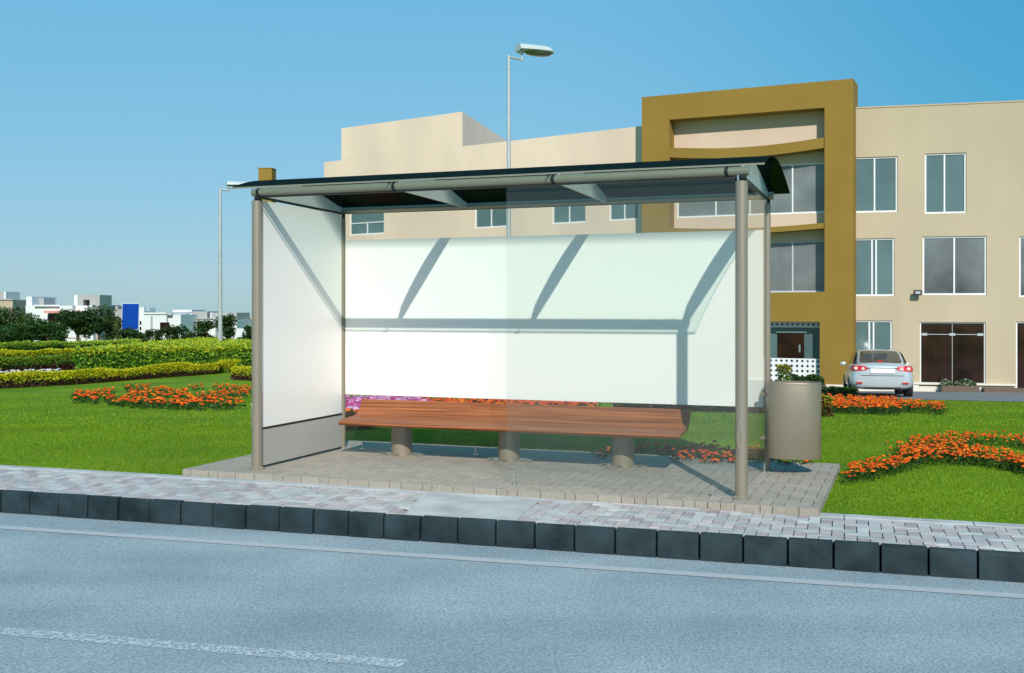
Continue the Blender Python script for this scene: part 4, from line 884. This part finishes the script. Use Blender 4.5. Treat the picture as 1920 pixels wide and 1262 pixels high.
w3 = (oa - .0 + .1, ob - .02, FG.z_px(1400, 404, D), FG.z_px(1400, 312, D)); w2 = (oa + .1, ob - .02, zbot + .005, FG.z_px(1490, 452, D))
mb = MB(); FG.wall(mb, oa - .05, ob + .05, zbot - .05, ztop + .05, [w3, w2], dep=D); bwall(mb, 'recessed_wall', 'cream_dimmed')
FG.window(w3, dep=D, mull=(.27, .5, .78), pane='pane_dark'); FG.window(w2, dep=D, mull=(.27, .5, .78), pane='pane_dark')
def bow(z0, z1, sag):        # horizontal ochre band bowed out of the recess
    mb = MB(); n = 16; rings = []
    for i in range(n + 1):
        t_ = i / n; u = oa + (ob - oa) * t_; b_ = .05 + .0 * t_; s_ = -sag * math.sin(math.pi * t_) + sag * .5
        rings.append([FG.P(u, z0 + s_, b_), FG.P(u, z0 + s_, D + .02), FG.P(u, z1 + s_, D + .02), FG.P(u, z1 + s_, b_)])
    mb.loft(rings, cap=False); mb.build('ochre_band', M['gold'], BL, smooth=30)
bow(FG.z_px(1400, 290), FG.z_px(1400, 271), .16); bow(FG.z_px(1490, 432), FG.z_px(1490, 422), .10)
# entrance under the portal: glazing, door, lattice screens
De = .55; mb = MB(); FG.wall(mb, ga - .05, gb + .05, BZ, gzt + .05, [], dep=De); bwall(mb, 'entrance_glazing', 'pane')
e0, e1 = FG.u_px(1458, De), FG.u_px(1508, De); mb = MB(); FG.slab(mb, e0, e1, BZ + .33, FG.z_px(1480, 624, De), De - .03, De - .004); dr = bwall(mb, 'entrance_door', 'shop')
mb = MB(); FG.slab(mb, e0 - .04, e1 + .1, FG.z_px(1480, 624, De), FG.z_px(1480, 621.5, De), De - .06, De - .004); FG.slab(mb, e1 - .18, e1 - .12, FG.z_px(1480, 660, De), FG.z_px(1480, 646, De), De - .06, De - .031); mb.build('handle', M['steel'], dr)
def lattice(name, u0, u1, z0, z1, dep, cell=.17):
    mb = MB(); k_ = 8; nu = int((u1 - u0) / cell); cw = (u1 - u0) / nu; nz_ = max(1, round((z1 - z0) / cell)); ch = (z1 - z0) / nz_
    for i in range(nu):
        for j in range(nz_):
            cu, cz = u0 + (i + .5) * cw, z0 + (j + .5) * ch; ri, rc = .30 * cw, .5
            sq = []; cir = []
            for q in range(8):
                t_ = q * math.pi / 4; c, s_ = math.cos(t_), math.sin(t_); mx_ = max(abs(c), abs(s_))
                sq.append((cu + c / mx_ * cw / 2, cz + s_ / mx_ * ch / 2)); rad = ri if q % 2 == 0 else ri * .72; cir.append((cu + c * rad, cz + s_ * rad))
            mb.add([FG.P(a, b, dep) for a, b in sq + cir], [(q, (q + 1) % 8, 8 + (q + 1) % 8, 8 + q) for q in range(8)])
    return mb.build(name, M['frame'], BL)
lattice('lattice_screen', ga, gb - .01, BZ + .32, FG.z_px(1490, 672, .3), .30); 
lattice('lattice_band', ga, gb - .01, FG.z_px(1490, 614, .45), gzt - .005, .45)
for o_ in (BL.children[-1],): o_.data.materials[0] = M['lamp_grey']
mb = MB(); FG.slab(mb, -.1, uR + .12, BZ - .3, BZ + .30, -.12, -.003); FG.slab(mb, -.1, uR + .05, BZ + .302, BZ + .34, -.06, -.003); bwall(mb, 'portal_plinth', 'plinth')
# roofs, side and back walls
def Pw(p): return (p[0] - bld_o.x, p[1] - bld_o.y)
fl0 = FLw.P(0, 0); fr1 = FR.P(FR.L, 0); poly = [(fl0[0], fl0[1]), tuple(FLw.P(FLw.L - .5, 0)[:2]), tuple(FR.P(.3, 0)[:2]), (fr1[0], fr1[1]), (fr1[0] + 4, fr1[1] + 15), (fl0[0] + 9, fl0[1] + 12)]
mb = MB(); z_ = ZT - .5 - BZ; mb.add([(x, y, z_) for x, y in poly], [tuple(range(len(poly)))]); bwall(mb, 'flat_roof', 'grey_wall')
mb = MB()
for i in (3, 4, 5):
    a_, b_ = poly[i], poly[(i + 1) % 6]; mb.add([(a_[0], a_[1], 0), (b_[0], b_[1], 0), (b_[0], b_[1], ZT - BZ), (a_[0], a_[1], ZT - BZ)], [(0, 1, 2, 3)])
bwall(mb, 'rear_wall', 'cream')
# floodlight
q = FR.u_px(1719); zq = FR.z_px(1719, 549); FLt = tag(empty('floodlight', (FR.a + FR.d * q).to_tuple()[:2] + (zq,), math.atan2(FR.d.y, FR.d.x)), 'small black floodlight on the cream wall beside a first floor window', 'floodlight')
mb = MB(); mb.box((0, -.22, 0), (.26, .10, .18)); part(mb, 'housing', M['black'], FLt, bevel=.01)
mb = MB(); mb.box((0, -.274, .0), (.16, .01, .085)); part(mb, 'lens', M['galv'], FLt)
mb = MB(); mb.box((.06, -.085, -.04), (.04, .17, .04)); part(mb, 'bracket', M['black'], FLt)
# planters, steps
def planter(label, f, x0, x1, h, n, mname, lc, lh=.22, dd=.5, o=-.65):
    u0, u1 = f.u_px(x0, o), f.u_px(x1, o); c = f.a + f.d * ((u0 + u1) / 2) + f.i * o
    e = tag(empty('planter', (c.x, c.y, BZ), math.atan2(f.d.y, f.d.x)), label, 'planter'); w_ = u1 - u0
    mb = MB(); mb.box((0, dd / 2, h / 2 - .1), (w_, dd, h + .2)); part(mb, 'trough', M[mname], e, bevel=.01)
    P = np.stack([rng.uniform(-w_ / 2 + .05, w_ / 2 - .05, n), rng.uniform(.03, dd - .03, n), h + rng.random(n) * lh], 1); P[:, 2] += .05 * np.sin(P[:, 0] * 9)
    leaves('plants', P, .09 * rng.uniform(.6, 1.4, n), mixcol(n, lc), parent=e); return e
planter('brown stone planter with low green plants below the dark shop window', FR, 1766, 1837, .36, 500, 'brownstone', [(.03, .09, .015), (.07, .15, .03), (.4, .4, .38)], .18)
planter('stone planter with a clipped green shrub below the lattice screen', FG, 1478, 1545, .34, 1600, 'brownstone', DRK + [(.06, .15, .02)], .30)
u0, u1 = FR.u_px(1840), FR.L; mb = MB(); FR.slab(mb, u0, u0 + 8, BZ - .2, BZ + .30, -.55, -.115); FR.slab(mb, u0 + .06, u0 + 8, BZ - .2, BZ + .15, -.85, -.552)
st = mb.build('entrance_steps', M['brownstone']); st.location = bld_o; tag(st, 'dark brown stone steps at the right edge of the building front', 'steps')
# leafy plant at the entrance
hedge('shrub', 'loose leafy shrub beside the lattice screen behind the bin post', [Vector((9.05, 36.55, BZ)), Vector((9.45, 36.4, BZ))], .4, .95, 500, [(.10, .2, .03), (.35, .3, .02)], GRN, leaf=.12, cat='shrub', core=False)

# drive in front of the building
mb = MB(); dr_pts = []
ea, eb_ = at(1380, 741), at(1920, 754.5); dv = (eb_ - ea); 
for t_ in np.linspace(-1.2, 3.0, 14):
    p_ = ea + dv * t_; dr_pts.append((p_.x, p_.y))
vs = []
for (x, y) in dr_pts:
    for yy in np.linspace(y, 38.6 + (y - 30) * .35, 6): vs.append((x + (yy - y) * .25, yy, terr(yy) + .012))
fs = [(i * 6 + j, (i + 1) * 6 + j, (i + 1) * 6 + j + 1, i * 6 + j + 1) for i in range(13) for j in range(5)]
mb.add(vs, fs); tag(mb.build('drive', M['asphalt_far']), kind='structure')

# ------------------------------------------------------------------ parked car (x right, y forward, rear at y = -2.2)
cy = 32.2; cxp = xat(1657, 30.1) + .5
CAR = tag(empty('parked_car', (cxp, cy, terr(cy) + .01), R(-14.5)), 'silver four door saloon car parked nose towards the cream building', 'car')
CAR.rotation_euler[0] = R(-2.6); CAR.scale = (.985, 1, .93)
def sect(y, wb, wm, ws, zb, zm, zs, zc_):     # closed half mirrored section: sill, mid, shoulder, crown
    right = [(wb * .55, zb - .0), (wb, zb + .03), (wm, zm - .12), (wm, zm + .05), (ws, zs - .03), (ws - .07, zs + .01), (ws * .5, zc_), (0, zc_ + .01)]
    left = [(-x, z) for x, z in right[-2::-1]]
    return [(x, y, z) for x, z in right + left]
mb = MB(); body = [(-2.24, .60, .66, .60, .34, .55, .80, .82), (-2.22, .70, .76, .70, .27, .52, .93, .95), (-2.10, .80, .85, .78, .24, .55, .99, 1.03), (-1.9, .83, .875, .80, .23, .58, 1.0, 1.06), (-1.4, .84, .88, .81, .22, .58, .98, 1.05),
    (-.5, .85, .88, .82, .20, .58, .96, 1.0), (.6, .85, .88, .82, .20, .58, .94, .98), (1.1, .84, .88, .80, .20, .58, .92, .97), (1.9, .80, .85, .72, .22, .55, .80, .84), (2.2, .68, .74, .60, .28, .50, .66, .68), (2.28, .5, .55, .45, .34, .48, .58, .6)]
mb.loft([sect(*b_) for b_ in body][::-1]); bo = part(mb, 'body', M['car'], CAR, smooth=50)
ss = bo.modifiers.new('sub', 'SUBSURF'); ss.levels = 2; ss.render_levels = 2
mb = MB(); gh = [(-1.78, .66, .60, 1.02, 1.03), (-1.55, .68, .61, 1.0, 1.13), (-1.2, .71, .60, .98, 1.30), (-.85, .74, .58, .97, 1.41), (-.3, .76, .58, .96, 1.465), (.3, .76, .58, .95, 1.45), (.75, .75, .60, .95, 1.30), (1.25, .70, .62, .94, 1.0)]
rings = []
for (y, wb, wt, z0, z1) in gh:
    h_ = z1 - z0
    rings.append([(wb, y, z0 - .05), (wb, y, z0), (wb + (wt - wb) * .7, y, z0 + h_ * .7), (wt, y, z1 - .03 * min(1, h_ * 4)), (wt * .6, y, z1), (0, y, z1 + .012), (-wt * .6, y, z1), (-wt, y, z1 - .03 * min(1, h_ * 4)), (-wb - (wt - wb) * .7, y, z0 + h_ * .7), (-wb, y, z0), (-wb, y, z0 - .05)])
mb.loft(rings[::-1], cap=False); part(mb, 'cabin', M['car'], CAR, smooth=50)
mb = MB(); n = 8; rows_ = []
for (y, z, w_) in ((-1.74, 1.062, .58), (-1.5, 1.178, .565), (-1.2, 1.318, .54), (-.93, 1.408, .50)): rows_.append([(w_ * (1 - 2 * i / n), y - .012, z + .012 - .02 * abs(1 - 2 * i / n) ** 3) for i in range(n + 1)])
mb.loft(rows_, cap=False, closed=False); rw = part(mb, 'rear_window', M['car_glass'], CAR, smooth=50)
mb = MB(); mb.box((-.02, -1.752, 1.09), (.16, .02, .035)); part(mb, 'high_brake_light', M['red'], rw)
for s_ in (-1, 1):
    mb = MB(); V4 = [(s_ * .745, -1.45, 1.02), (s_ * .785, -.1, 1.0), (s_ * .77, .95, 1.0), (s_ * .66, .50, 1.36), (s_ * .63, -.3, 1.42), (s_ * .66, -1.0, 1.32)]
    mb.add(V4, [(0, 1, 2, 3, 4, 5)]); part(mb, 'side_window', M['car_glass'], CAR)
    # tail light wrapping the corner
    mb = MB(); top = [(s_ * .40, -2.215, .925), (s_ * .55, -2.222, .955), (s_ * .70, -2.19, .96), (s_ * .80, -2.08, .955), (s_ * .825, -1.95, .95)]; bot = [(s_ * .44, -2.245, .84), (s_ * .55, -2.25, .80), (s_ * .72, -2.215, .785), (s_ * .83, -2.10, .80), (s_ * .855, -1.97, .83)]
    bot[0] = (s_ * .38, -2.245, .83)
    back_ = [(x * .93, y + .12, z) for x, y, z in top]; back2 = [(x * .93, y + .12, z) for x, y, z in bot]
    mb.loft([[a_, b_, c_, d_] for a_, b_, c_, d_ in zip(top, back_, back2, bot)]); tl = part(mb, 'tail_light', M['red'], CAR, smooth=40)
    mb = MB()
    for (lx, ly, lz, rr_) in ((.71, -2.205, .875, .052), (.52, -2.24, .865, .045)):
        mb.tube((s_ * lx, ly - .012, lz), (s_ * lx, ly + .03, lz), rr_, n=14)
    part(mb, 'clear_lens', M['clear_lens'], tl, smooth=40)
    mb = MB(); mb.box((s_ * .62, -2.265, .44), (.17, .03, .045)); part(mb, 'reflector', M['red'], CAR)
    mb = MB(); rings = []
    for q, o_ in ((.3, 0), (1, .03), (1, .09), (.4, .12)): rings.append([(s_ * (.93 + .09 * math.cos(a_) * q), .62 - o_, 1.0 + .07 * math.sin(a_) * q) for a_ in [2 * math.pi * i / 14 for i in range(14)]])
    mb.loft(rings); mb.box((s_ * .86, .58, .96), (.10, .04, .03)); part(mb, 'mirror', M['car'], CAR, smooth=50)
    for yw in (-1.35, 1.32):
        mb = MB(); mb.tube((s_ * .66, yw, .315), (s_ * .885, yw, .315), .315, n=28); wh = part(mb, 'wheel', M['tyre'], CAR, smooth=40, bevel=.02)
        mb = MB(); mb.tube((s_ * .86, yw, .315), (s_ * .893, yw, .315), .20, n=20); part(mb, 'rim', M['steel'], wh, smooth=40)
mb = MB(); mb.box((0, -2.262, .80), (.66, .025, .15)); part(mb, 'number_plate', M['plate'], CAR, bevel=.01)
mb = MB(); mb.box((0, -2.262, .898), (.84, .035, .022)); part(mb, 'boot_trim', M['steel'], CAR, bevel=.006)
mb = MB(); mb.box((0, -2.255, .665), (1.18, .01, .008)); part(mb, 'boot_seam', M['black'], CAR)
mb = MB(); mb.box((0, -2.20, .29), (1.0, .10, .06)); part(mb, 'lower_bumper', M['black'], CAR, bevel=.02)
